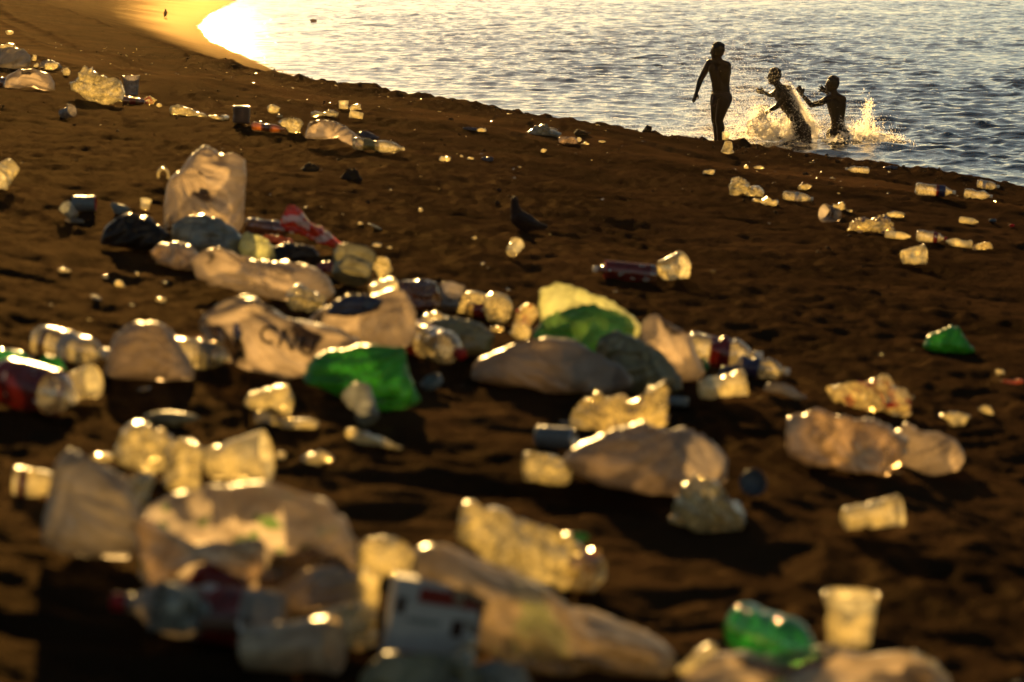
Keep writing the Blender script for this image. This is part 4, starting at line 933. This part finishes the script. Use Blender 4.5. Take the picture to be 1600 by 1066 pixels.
body('plastic_bag', 'dark brownish bag with a glinting edge right of the cream film', 'bag', [(610, 470), (612, 445), (630, 434), (660, 433), (684, 440), (692, 456), (686, 478), (650, 484), (625, 480)], 'petbrown', .8, .08, n=26)
body('plastic_bag', 'bright yellow knotted film on top of the printed bag', 'bag', [(447, 470), (448, 455), (460, 443), (475, 440), (490, 452), (508, 460), (505, 475), (490, 484), (462, 482)], 'film', .9, .2, n=28, by=492)
body('plastic_bag', 'pale bag edge with a dark blue lining at the middle of the heap', 'bag', [(480, 500), (500, 478), (540, 462), (590, 452), (612, 444), (634, 448), (645, 475), (652, 515), (640, 535), (590, 540), (530, 525)], 'bag', .6, .09, n=36, by=545)
body('rag', 'dark blue cloth sagging inside the pale bag', 'cloth', [(508, 488), (520, 466), (545, 455), (580, 455), (600, 462), (590, 480), (550, 490)], 'bagblue', .5, .1, n=22, by=556, group='')
cup(600, 468, 15, 40, 20, 12, 'shiny cream cup lying on the rim of the pale bag', 'cup', .25, by=540)
PB = body('plastic_bag', 'big white carrier bag with dark printed letters in the left heap', 'bag', [(311, 500), (318, 486), (345, 465), (378, 453), (402, 459), (425, 478), (450, 490), (490, 498), (530, 508), (560, 525), (565, 540), (520, 556), (480, 578), (430, 584), (370, 575), (335, 545), (322, 520)], 'bag', .6, .08, n=46, seed=41)
scrap(372, 540, 14, 40, 'ink' if False else 'petbrown', 'dark brown strap hanging on the front of the printed bag', 'strap', 'strap', n=10, by=592, group='')
GB = body('plastic_bag', 'bright green bag in the middle foreground of the heap', 'bag', [(470, 588), (482, 562), (495, 546), (520, 540), (560, 536), (600, 533), (628, 535), (638, 552), (646, 585), (656, 622), (640, 632), (605, 637), (570, 628), (520, 606)], 'baggreen', .7, .09, n=44)
bottle(682, 565, 76, 56, -62, 'clear bottle pointing at the viewer with a red cap, right of the green bag', 'pet', wrap='red', wz=(.05, .35), cap='capred', crush=.15)
body('plastic_bag', 'glossy yellow film on top of the olive bag in mid heap', 'bag', [(655, 505), (660, 490), (680, 484), (700, 490), (708, 502), (690, 510)], 'film', .8, .14, n=18, by=530)
body('plastic_bag', 'olive translucent bag behind the red-capped clear bottle', 'bag', [(652, 540), (656, 508), (680, 492), (715, 490), (750, 500), (772, 518), (768, 545), (720, 556), (680, 552)], 'bagolive', .7, .1, n=28)
cup(702, 490, 20, 38, 70, 65, 'torn grey cup at the back of the heap above the olive bag', 'cupgrey', .35)
scrap(735, 484, 50, 30, 'film', 'glowing cream crushed cup lying behind the torn grey cup', 'plastic_cup', 'cup', n=24, cr=.14, by=492)
bottle(757, 498, 56, 24, -22, 'bottle with dark red label between two glowing cups', 'pet', wrap='red', wz=(.25, .75), cap=None, crush=.3)
body('plastic_cup', 'glowing round crushed cup right of the dark red-labelled bottle in the heap', 'cup', [(756, 482), (758, 462), (772, 453), (790, 456), (800, 470), (796, 492), (784, 502), (764, 498)], 'film', .8, .12, n=28, by=508)
body('wrapper', 'grey film with red print leaning left of the yellow-lit green bag', 'wrapper', [(800, 508), (806, 482), (822, 470), (836, 472), (842, 486), (830, 505), (815, 512)], 'filmred', .6, .1, n=22, by=520)
body('wrapper', 'glowing cream and red scrap below the grey film in front of the yellow-lit green bag', 'wrapper', [(795, 520), (805, 505), (822, 500), (832, 512), (825, 528), (808, 528)], 'film', .6, .15, n=16, by=534)
scrap(775, 518, 26, 10, 'filmred', 'small reddish glinting scrap left of the cream and red scrap', 'wrapper', 'wrapper')
LB = body('plastic_bag', 'large green bag with its sunlit top fold coloured yellow, at the right of the heap', 'bag', [(832, 535), (836, 512), (846, 495), (866, 480), (892, 470), (930, 468), (962, 480), (988, 500), (992, 525), (970, 545), (955, 570), (900, 570), (850, 555)], 'baggreen2', .6, .10, n=44, by=580)
FL = body('fold', '', '', [(843, 500), (842, 470), (845, 446), (868, 436), (892, 441), (925, 454), (960, 466), (988, 486), (1001, 503), (990, 522), (968, 508), (940, 484), (905, 478), (893, 492), (870, 500), (850, 510)], 'lit_lime', .30, .07, n=36, by=576, tagit=False, pleat=.025)  # the green bag's sunlit fold, its yellow light put into the film colour
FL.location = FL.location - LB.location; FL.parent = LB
body('plastic_bag', 'green grey slack bag below the yellow-lit green bag', 'bag', [(925, 560), (935, 520), (965, 510), (1000, 520), (1035, 550), (1062, 585), (1070, 605), (1040, 614), (990, 612), (950, 600)], 'bagolive', .6, .08, n=34, by=612)
body('plastic_bag', 'low grey bag lying before the yellow-lit green bag in the centre of the photo', 'bag', [(731, 588), (735, 570), (750, 555), (780, 538), (810, 524), (850, 517), (885, 520), (920, 538), (950, 556), (985, 580), (992, 600), (960, 610), (900, 606), (840, 606), (780, 596)], 'baggreywarm', .6, .08, n=44)
body('plastic_bag', 'grey pointed bag standing at the right of the yellow-lit green bag', 'bag', [(998, 540), (1000, 505), (1012, 486), (1028, 484), (1050, 500), (1078, 525), (1095, 555), (1100, 580), (1075, 592), (1040, 585), (1015, 565)], 'bag', .6, .09, n=34, by=600)
bottle(1127, 576, 78, 52, -8, 'fat pale bottle with a red label right of the grey pointed bag', 'pet', wrap='red', wz=(.34, .62), cap='capwhite', crush=.3)
bottle(1190, 592, 74, 34, -12, 'bottle with dark blue label behind the tipped grey cup', 'pet', wrap='blue', wz=(.1, .45), cap='capwhite', crush=.35)
body('wrapper', 'dark navy film below the red-labelled fat bottle', 'wrapper', [(1118, 590), (1128, 570), (1150, 566), (1165, 580), (1160, 596), (1135, 598)], 'bagblue', .7, .1, n=18)
cap_lid(1096, 588, 32, 'green lid at the foot of the grey pointed bag', 'capgreen', pitch=55, yaw=200, name='jar_lid')
cup(1128, 626, 21, 74, 8, 8, 'tipped cup with a grey base and glowing mouth below the blue-labelled bottle', 'cup', .25)
body('wrapper', 'thin grey twisted film trailing right over the sand from the blue-labelled bottle', 'wrapper', [(1190, 606), (1200, 592), (1225, 594), (1250, 610), (1265, 622), (1245, 622), (1215, 608)], 'baggrey', .5, .12, n=20)
cap_lid(1058, 640, 36, 'dark grey lid right of the blue-printed packet', 'bluegrey', pitch=75, yaw=80, name='jar_lid')

# ------------------------------------------------------------------ right of the heap
body('plastic_bag', 'dark green bag alone on the sand at the right', 'bag', [(1442, 540), (1452, 522), (1470, 514), (1482, 507), (1498, 508), (1508, 522), (1520, 540), (1530, 546), (1490, 548), (1455, 546)], 'baggreen', .8, .18, n=30)
for (x, y, ww, hh, tl, m, lb) in ((1562, 584, 18, 9, .1, 'film', 'small bright scrap near the right edge below the dark green bag'), (1583, 599, 34, 9, 0, 'orange', 'flat pale orange film cut by the right edge'),
        (1495, 664, 44, 27, .1, 'film', 'bright crumpled scrap right of the red-printed wrapper'), (1540, 644, 24, 14, .5, 'film', 'small bent cream scrap between the crumpled scrap and the right edge')):
    scrap(x, y, ww, hh, m, lb, tilt=tl, n=16, cr=.18)
body('wrapper', 'bright crumpled wrapper with red print on bare sand at the right', 'wrapper', [(1295, 616), (1310, 604), (1330, 594), (1345, 583), (1362, 588), (1380, 584), (1405, 604), (1425, 616), (1426, 632), (1398, 644), (1372, 634), (1350, 640), (1325, 628)], 'filmred', .7, .22, n=44, octs=9)
body('plastic_bag', 'big clear bag with glowing folds lying at the right of the photo', 'bag', [(1222, 678), (1226, 656), (1245, 642), (1272, 633), (1310, 640), (1345, 648), (1385, 654), (1415, 676), (1420, 700), (1400, 722), (1386, 742), (1350, 736), (1300, 726), (1258, 720), (1232, 706)], 'bagthin', .7, .18, n=50, octs=9)
body('plastic_bag', 'round whitish bag end lying right of the big clear bag', 'bag', [(1392, 700), (1396, 672), (1414, 656), (1438, 668), (1465, 668), (1492, 682), (1508, 705), (1500, 730), (1468, 740), (1430, 738), (1402, 725)], 'bag', .8, .10, n=36)
cup(1362, 830, 25, 92, 14, 6, 'ribbed cream cup lying on its side alone at the lower right', 'cup', .22)
cap_lid(1177, 776, 42, 'round blue grey cap beside the crumpled cup right of centre', 'capblue', pitch=25, yaw=260)
body('plastic_cup', 'crumpled glowing cup leaning on the large grey bag right of centre', 'cup', [(1045, 800), (1056, 770), (1070, 745), (1088, 730), (1108, 735), (1125, 750), (1140, 778), (1164, 790), (1168, 815), (1140, 828), (1105, 826), (1070, 812)], 'film', .7, .16, n=38)
body('packet', 'glowing packet with dark blue print and an upright flap, on the large grey bag', 'packet', [(888, 655), (898, 636), (910, 622), (930, 613), (960, 618), (985, 616), (1010, 606), (1022, 598), (1036, 592), (1043, 625), (1042, 658), (1020, 668), (980, 672), (930, 670), (905, 666)], 'filmblue', .5, .13, n=44, by=700)
LGB = body('plastic_bag', 'large dull grey bag lying right of centre under the blue-printed packet', 'bag', [(880, 712), (892, 692), (920, 675), (960, 660), (1005, 648), (1040, 664), (1085, 664), (1115, 682), (1134, 705), (1138, 735), (1120, 752), (1060, 765), (990, 760), (930, 748), (898, 732)], 'baggreywarm', .7, .09, n=48, by=768)
can(868, 702, 62, 36, -20, 0, 'bluish can lying left of the large dull grey bag', 'bluegrey')
body('plastic_cup', 'crinkled glowing cup on its side left of the large dull grey bag', 'cup', [(814, 745), (817, 702), (835, 700), (870, 708), (893, 728), (890, 750), (860, 753)], 'film', .8, .09, n=32)
cap_lid(678, 612, 34, 'small grey violet cap on the sand right of the green bag', 'bluegrey', pitch=60, yaw=210)
scrap(880, 662, 20, 8, 'baggrey', 'small dull film left of the blue-printed packet')

# ------------------------------------------------------------------ between heap and foreground
bottle(112, 566, 118, 50, -27, 'clear bottle with a shining top edge lying at the left below the slope', 'pet', wrap='label', wz=(.42, .56), band2=('petbrown', .16, .24), crush=.3)
body('plastic_bag', 'dull dome-shaped bag between the clear bottle and the printed bag', 'bag', [(160, 582), (168, 552), (182, 518), (205, 500), (235, 492), (262, 504), (282, 532), (300, 565), (304, 584), (240, 590)], 'baggreywarm', .75, .06, n=36, soft=True)
bottle(315, 577, 66, 46, -12, 'crushed bottle glowing yellow between the dome-shaped bag and the printed bag', 'pet', wrap='bagaqua', wz=(.5, .75), cap=None, crush=.45)
bottle(62, 644, 132, 76, -36, 'large bottle with dark red label entering from the left edge', 'pet', wrap='red', wz=(.1, .72), cap=None, crush=.12)
body('plastic_bag', 'bright green film standing behind the large red-labelled bottle at left', 'bag', [(55, 585), (60, 562), (72, 548), (90, 552), (104, 572), (108, 592), (85, 600)], 'baggreen', .6, .06, n=22, by=616)
bottle(20, 566, 62, 20, -20, 'thin pale bottle behind the large red-labelled bottle at the left edge', 'petgreen', cap='capwhite', crush=.1)
cup(126, 628, 27, 50, -20, 14, 'clear cup ringed with light at the end of the large red-labelled bottle', 'cup', .15)
body('plastic_cup', 'torn cream cup standing above a flat glowing strip', 'cup', [(378, 624), (386, 610), (420, 600), (450, 594), (458, 612), (456, 638), (440, 640), (424, 628), (408, 636), (392, 634)], 'film', .5, .07, n=30, by=652)
body('plastic_strip', 'flat glowing L-shaped cream strip below the torn cup', 'strip', [(396, 664), (398, 640), (410, 636), (430, 648), (498, 652), (500, 666), (440, 668)], 'film', .35, .05, n=24, group='')
body('plastic_spoon', 'glowing plastic spoon lying diagonally in the middle of the sand', 'spoon', [(537, 676), (541, 662), (556, 664), (585, 676), (628, 690), (629, 699), (600, 692), (560, 686)], 'film', .35, .05, n=24, group='')
cup(567, 668, 24, 58, 120, 40, 'clear dim cup with a bright rim between the green bag and the spoon', 'bagaqua', .3)
scrap(494, 724, 52, 22, 'film', 'bright cap-like scrap behind the big white bag in the foreground', cr=.1, n=16)
scrap(405, 714, 40, 22, 'film', 'dim cream scrap just left of the bright cap-like scrap', cr=.25, n=16)
scrap(437, 716, 20, 14, 'film', 'small dim cream scrap between two larger ones behind the big white bag', n=10)
scrap(268, 662, 90, 26, 'bagolive', 'dark olive film half buried behind the crushed yellow bottle', cr=.06, n=18)
cup(54, 778, 25, 62, 185, 4, 'cream tub with a red dot lying near the left edge in the foreground', 'cup', .2, band=('red', .7, .85))
body('plastic_bag', 'grey shaded bag with a pointed top at the left of the foreground', 'bag', [(66, 835), (72, 790), (82, 745), (100, 700), (114, 685), (136, 698), (170, 724), (205, 746), (220, 780), (222, 830), (205, 862), (150, 866), (100, 850)], 'baggrey', .6, .08, n=44)
body('plastic_bottle', 'crumpled glowing bottle with bright glints behind the big white bag', 'bottle', [(180, 706), (186, 670), (200, 655), (222, 652), (250, 668), (276, 682), (280, 705), (262, 722), (244, 734), (215, 728), (192, 718)], 'film', .8, .15, n=38, by=742)
scrap(164, 716, 56, 12, 'film', 'thin glowing strip left of the crumpled glowing bottle', n=14, by=742)
scrap(220, 784, 48, 56, 'film', 'small glowing crushed cup wedged right of the grey shaded bag', 'plastic_cup', 'cup', n=24, cr=.16)
body('plastic_bottle', 'tall glowing crushed bottle end standing behind the big white bag', 'bottle', [(252, 762), (256, 725), (262, 690), (280, 678), (305, 680), (318, 694), (316, 730), (310, 764)], 'film', .7, .12, n=34, by=768)
cup(372, 758, 40, 96, -8, 10, 'wide cup on its side with a dark mouth and a brilliant lower edge', 'cup', .1, taper=.6)

# ------------------------------------------------------------------ foreground
FB = body('plastic_bag', 'big white bag with green print and an orange-lit opening, largest in the foreground', 'bag', [(216, 880), (215, 830), (217, 795), (240, 768), (275, 752), (330, 746), (400, 742), (455, 750), (505, 768), (540, 795), (556, 830), (562, 880), (560, 930), (520, 945), (440, 938), (360, 930), (290, 925), (235, 915)], 'bagflower', .6, .09, n=60, by=945, seed=77)
body('plastic_bag', 'orange-lit fold of film across the front of the big white bag', 'bag', [(218, 800), (232, 790), (250, 815), (285, 840), (330, 838), (380, 832), (418, 828), (416, 872), (395, 905), (378, 880), (340, 868), (300, 868), (270, 895), (235, 900), (222, 860)], 'bagthin', .22, .07, n=40, by=962)
body('wrapper', 'dark red film inside the fold of the big white bag', 'wrapper', [(290, 905), (310, 872), (350, 862), (385, 880), (395, 905), (350, 915)], 'red', .3, .06, n=20, by=958)
bottle(318, 998, 260, 92, -5, 'dim bottle with red label and red cap lying in front of the big white bag', 'baggrey', wrap='red', wz=(.26, .50), cap='capred', flip=True, crush=.2)
cup(285, 998, 40, 80, 200, 20, 'shadowed grey cup under the dim red-capped bottle', 'bagaqua', .4, by=1010)
can(345, 985, 66, 24, -10, 0, 'narrow tube with a pale end in the shade right of the shadowed cup', 'tin', by=1020, name='metal_tube', cat='tube')
cup(455, 1056, 45, 150, -18, 8, 'tipped cup with a golden upper side at the bottom of the photo', 'cupgold', .15, taper=.8)
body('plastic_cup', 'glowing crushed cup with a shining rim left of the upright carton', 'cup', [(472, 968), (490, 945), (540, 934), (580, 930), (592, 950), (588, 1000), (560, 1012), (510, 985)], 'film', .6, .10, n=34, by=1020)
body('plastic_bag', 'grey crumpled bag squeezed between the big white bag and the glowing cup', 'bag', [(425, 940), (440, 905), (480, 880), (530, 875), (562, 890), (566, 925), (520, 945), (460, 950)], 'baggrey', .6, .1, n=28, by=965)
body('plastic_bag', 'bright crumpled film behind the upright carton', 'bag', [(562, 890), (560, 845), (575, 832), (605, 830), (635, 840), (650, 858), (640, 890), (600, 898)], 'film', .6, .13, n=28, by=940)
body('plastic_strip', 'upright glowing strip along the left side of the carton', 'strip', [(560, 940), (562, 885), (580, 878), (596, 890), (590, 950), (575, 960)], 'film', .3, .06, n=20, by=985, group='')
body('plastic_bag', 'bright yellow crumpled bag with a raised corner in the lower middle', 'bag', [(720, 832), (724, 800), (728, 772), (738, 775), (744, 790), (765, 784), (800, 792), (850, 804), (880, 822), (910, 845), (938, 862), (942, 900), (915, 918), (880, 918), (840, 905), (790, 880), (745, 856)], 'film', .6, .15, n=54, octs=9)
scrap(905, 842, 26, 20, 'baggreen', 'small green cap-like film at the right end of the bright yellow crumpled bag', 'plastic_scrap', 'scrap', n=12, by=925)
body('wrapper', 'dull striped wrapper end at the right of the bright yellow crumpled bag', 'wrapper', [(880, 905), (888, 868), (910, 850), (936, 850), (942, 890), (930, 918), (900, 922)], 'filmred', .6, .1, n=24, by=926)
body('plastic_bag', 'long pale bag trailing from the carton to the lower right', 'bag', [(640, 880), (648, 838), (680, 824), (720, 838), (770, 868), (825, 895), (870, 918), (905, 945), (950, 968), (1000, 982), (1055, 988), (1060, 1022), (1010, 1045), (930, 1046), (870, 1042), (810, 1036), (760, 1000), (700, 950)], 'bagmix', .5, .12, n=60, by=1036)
cart = None
def carton():
    P, s = at(662, 1054)
    root = empty('carton', P)
    root.rotation_euler = (-.10, .19, 0.12)
    W, H, Dp = 142 / s, 160 / s, 60 / s
    n = 14
    g = np.linspace(-1, 1, n); X, Zz = np.meshgrid(g, g)
    Vs, Fs, k = [], [], 0
    for ax_ in range(3):
        for sg in (-1, 1):
            A = np.stack([X.ravel(), Zz.ravel(), np.full(n * n, sg)], 1)
            V = np.roll(A, ax_ + 1, 1) if True else A
            i = np.arange(n * n).reshape(n, n); q = np.stack([i[:-1, :-1], i[:-1, 1:], i[1:, 1:], i[1:, :-1]], -1).reshape(-1, 4)
            Vs.append(V); Fs.append(q + k); k += n * n
    V = np.concatenate(Vs) * np.array([W / 2, Dp / 2, H / 2]); V[:, 2] += H / 2 - .01
    V = crumple(V, W, .025, 5, 5)
    mesh_obj('body', V, np.concatenate(Fs), M['card'], root, smooth=False)
    def panel(nm, x0, x1, z0, z1, m):
        u, v = np.meshgrid(np.linspace(x0, x1, 8), np.linspace(z0, z1, 4))
        A = np.stack([u.ravel() * W / 2, np.full(u.size, -Dp / 2), v.ravel() * H / 2], 1); A[:, 2] += H / 2 - .01
        A = crumple(A, W, .025, 5, 5); A[:, 1] -= .0025
        i = np.arange(u.size).reshape(u.shape); q = np.stack([i[:-1, :-1], i[:-1, 1:], i[1:, 1:], i[1:, :-1]], -1).reshape(-1, 4)
        return mesh_obj(nm, A, q, M[m], root)
    panel('printed_band', -.45, .93, .58, .88, 'cardred')
    panel('printed_mark', -.92, -.72, .30, .62, 'ink'); panel('printed_mark', .35, .62, .0, .32, 'ink')
    panel('printed_line', -.6, .1, .16, .26, 'bluegrey')
    panel('printed_line', -.7, .25, -.62, -.40, 'cardred'); panel('printed_line', .35, .75, -.62, -.45, 'cardred')
    tag(root, 'upright grey carton with a dark red band at its top, in the lower middle', 'carton')
carton()
body('plastic_bag', 'shadowed greenish bag at the bottom edge below the carton', 'bag', [(555, 1090), (565, 1040), (600, 1012), (660, 1005), (720, 1015), (752, 1045), (762, 1090)], 'bagolive', .5, .1, n=36, by=1092)
bottle(715, 1075, 50, 44, 76, 'dim clear bottle standing on end at the bottom edge below the carton', 'pet', cap='capwhite', crush=.3, tilt=.4)
body('plastic_bag', 'grey blue film right of the carton at the bottom edge', 'bag', [(735, 1085), (745, 1030), (775, 1020), (815, 1030), (830, 1060), (815, 1090)], 'bagaqua', .5, .1, n=26, by=1092)
bottle(1212, 1034, 100, 80, -50, 'bright green bottle lying on the wide grey bag at the lower right', 'petgreen', cap=None, crush=.2, by=1062)
cup(1325, 1008, 43, 80, 60, 86, 'upright cream cup standing behind the wide grey bag at the lower right', 'cup', .12, taper=.78, by=1040)
body('plastic_bag', 'wide grey bag with golden ends along the bottom right edge', 'bag', [(1035, 1092), (1050, 1058), (1075, 1030), (1100, 1005), (1116, 998), (1124, 1012), (1150, 1018), (1210, 1014), (1290, 1008), (1370, 1000), (1420, 1005), (1450, 1022), (1478, 1045), (1500, 1090)], 'bag', .5, .09, n=56, by=1100)
body('plastic_strip', 'golden upright flap at the left end of the wide grey bag', 'strip', [(1050, 1042), (1075, 1018), (1098, 998), (1116, 994), (1122, 1004), (1100, 1024), (1070, 1044)], 'film', .35, .06, n=20, by=1106, group='')
body('wrapper', 'golden crumpled film at the right end of the wide grey bag', 'wrapper', [(1400, 1040), (1402, 1012), (1425, 1002), (1455, 1022), (1482, 1052), (1490, 1085), (1450, 1080), (1420, 1060)], 'film', .4, .1, n=26, by=1112)
scrap(1588, 1068, 16, 8, 'film', 'tiny glint at the bottom right corner')

def inside(P, poly):
    x, y = P[:, 0], P[:, 1]; r = np.zeros(len(P), bool); n = len(poly)
    for a in range(n):
        x0, y0 = poly[a]; x1, y1 = poly[a - 1]
        r ^= ((y0 > y) != (y1 > y)) & (x < (x1 - x0) * (y - y0) / ((y1 - y0) or 1e-9) + x0)
    return r
def cut_film(o, px_poly, xb, yb, up=0.05, near=True):
    """an opening cut in a bag to let the sun through: its near film inside the outline, its far film a little higher"""
    import bmesh
    P, s = at(xb, yb); q = np.array([((x - xb) / s, (yb - y) / s) for x, y in px_poly])
    bm = bmesh.new(); bm.from_mesh(o.data)
    C_ = np.array([f.calc_center_median()[:] for f in bm.faces]); fr = np.array([f.index for f in bm.faces])
    yy = C_[:, 1]; pq = C_[:, [0, 2]]
    c = q.mean(0); qb = c + (q - c) * 1.25 + np.array([0, up])
    kill = (inside(pq, q) & (yy < 0) & near) | (inside(pq, qb) & (yy >= 0))
    bmesh.ops.delete(bm, geom=[f for f, k in zip(list(bm.faces), kill) if k], context='FACES')
    bm.to_mesh(o.data); bm.free()
cut_film(FB, [(222, 860), (220, 805), (232, 796), (250, 818), (285, 842), (330, 840), (380, 834), (414, 832), (412, 870), (390, 898), (350, 880), (300, 880), (262, 900)], 388.5, 945, .06)
cut_film(LGB, [(1058, 722), (1070, 700), (1092, 690), (1112, 704), (1116, 728), (1098, 745), (1072, 744)], 1009, 768, .03, near=False)  # far film cut away so the sun lights a patch of near film
cut_film(FB, [(296, 800), (306, 768), (324, 764), (330, 800), (318, 826), (300, 822)], 388.5, 945, .05, near=False)  # hole in the far film only, made for a sunlit triangle

# ------------------------------------------------------------------ print on the carrier bag
def letters():
    dg = bpy.context.evaluated_depsgraph_get()
    tx = bpy.data.curves.new('letters', 'FONT'); tx.body = 'CNU'; tx.size = 1; tx.resolution_u = 3; tx.offset = .012; tx.space_character = 1.2
    to = bpy.data.objects.new('letters_src', tx); COL.objects.link(to); dg.update()
    me = bpy.data.meshes.new_from_object(to.evaluated_get(dg)); bpy.data.objects.remove(to)
    import bmesh
    bm = bmesh.new(); bm.from_mesh(me); bmesh.ops.triangulate(bm, faces=bm.faces[:])
    for _ in range(2): bmesh.ops.subdivide_edges(bm, edges=bm.edges[:], cuts=1)
    P, s = at(438, 584)
    k = 38 / s; a = -.30
    from mathutils.bvhtree import BVHTree
    bv = BVHTree.FromPolygons([v.co[:] for v in PB.data.vertices], [p.vertices[:] for p in PB.data.polygons])
    ox, oz = (408 - 438) / s, (584 - 522) / s
    for v in bm.verts:
        x, y = v.co.x * k, v.co.y * k
        X, Zv = ox + x * math.cos(a) - y * math.sin(a), oz + x * math.sin(a) + y * math.cos(a)
        h = bv.ray_cast(Vector((X, -1, Zv)), Vector((0, 1, 0)))
        yy = h[0].y if h[0] else 0.0
        v.co = (X, yy - .002, Zv)
    bm.to_mesh(me); bm.free(); me.materials.clear(); me.materials.append(M['ink'])
    o = bpy.data.objects.new('printed_letters', me); COL.objects.link(o); o.parent = PB
letters()

# ------------------------------------------------------------------ small stuff on the sand and in the sea
def flecks():
    r = np.random.RandomState(5); Vs = []
    for i in range(420):
        if r.rand() < .62:
            Y = r.uniform(12, 32); X = np.interp(Y, CY, CX) - abs(r.normal(0, 2.2)) - .1
        else:
            Y = r.uniform(5, 26); X = r.uniform(-.21, .21) * Y
            if X > np.interp(Y, CY, CX): continue
        z = float(sand_h(np.array([X]), np.array([Y]))[0]); sz = r.uniform(.0025, .007) * (1 + .03 * Y)
        q = r.normal(size=(4, 3)) * sz * np.array([1.3, 1.0, .6]); Vs.append(q + np.array([X, Y, z + sz * .4]))
    V = np.concatenate(Vs); k = len(Vs)
    T = np.array([(0, 1, 2), (0, 2, 3), (0, 3, 1), (1, 3, 2)])
    F = (T[None] + 4 * np.arange(k)[:, None, None]).reshape(-1, 3)
    o = mesh_obj('plastic_flecks', V, F, M['film'], smooth=False); o['kind'] = 'stuff'; o['label'] = 'tiny pale flecks of litter and shell scattered over the sand'
flecks()
def clods():
    r = np.random.RandomState(9); Vs = []
    for i in range(900):
        Y = r.uniform(11, 30); X = np.interp(Y, CY, CX) + r.normal(-.05, .35) if r.rand() < .7 else r.uniform(-.21, .21) * Y
        if X > np.interp(Y, CY, CX) + .5: continue
        z = float(sand_h(np.array([X]), np.array([Y]))[0]); sz = r.uniform(.004, .015) * (1 if r.rand() < .94 else 1.7)
        q = ball_mesh((0, 0, 0), (1, 1, .7), None, 6)[0]; q = q * sz * r.uniform(.6, 1.3, q.shape); Vs.append(q + np.array([X, Y, z + sz * .2]))
    F0 = ball_mesh((0, 0, 0), (1, 1, 1), None, 6)[1]; k = len(Vs)
    F = (F0[None] + len(Vs[0]) * np.arange(k)[:, None, None]).reshape(-1, 4)
    o = mesh_obj('sand_crumbs', np.concatenate(Vs), F, M['clod'], smooth=False); o['kind'] = 'stuff'; o['label'] = 'dark crumbs of sand along the trampled beach crest'
clods()
def float_(px, py, w_, h_, label):
    s = (py + 75) / CAMZ; Y = FPX / s
    o_ = np.asarray(blob(0, 0, w_, h_ * 2, nseed())); q = np.stack([o_[:, 0] / s, -o_[:, 1] / s - h_ / 2 / s], 1)
    V, F, _ = puff(q, .8, 14, .12, nseed()); o = mesh_obj('floating_bottle', V, F, M['petbrown'], loc=((px - 800) / s, Y, 0.02)); tag(o, label, 'float')
float_(492, 32, 12, 3, 'small orange brown float bobbing in the glittering water at the upper left')
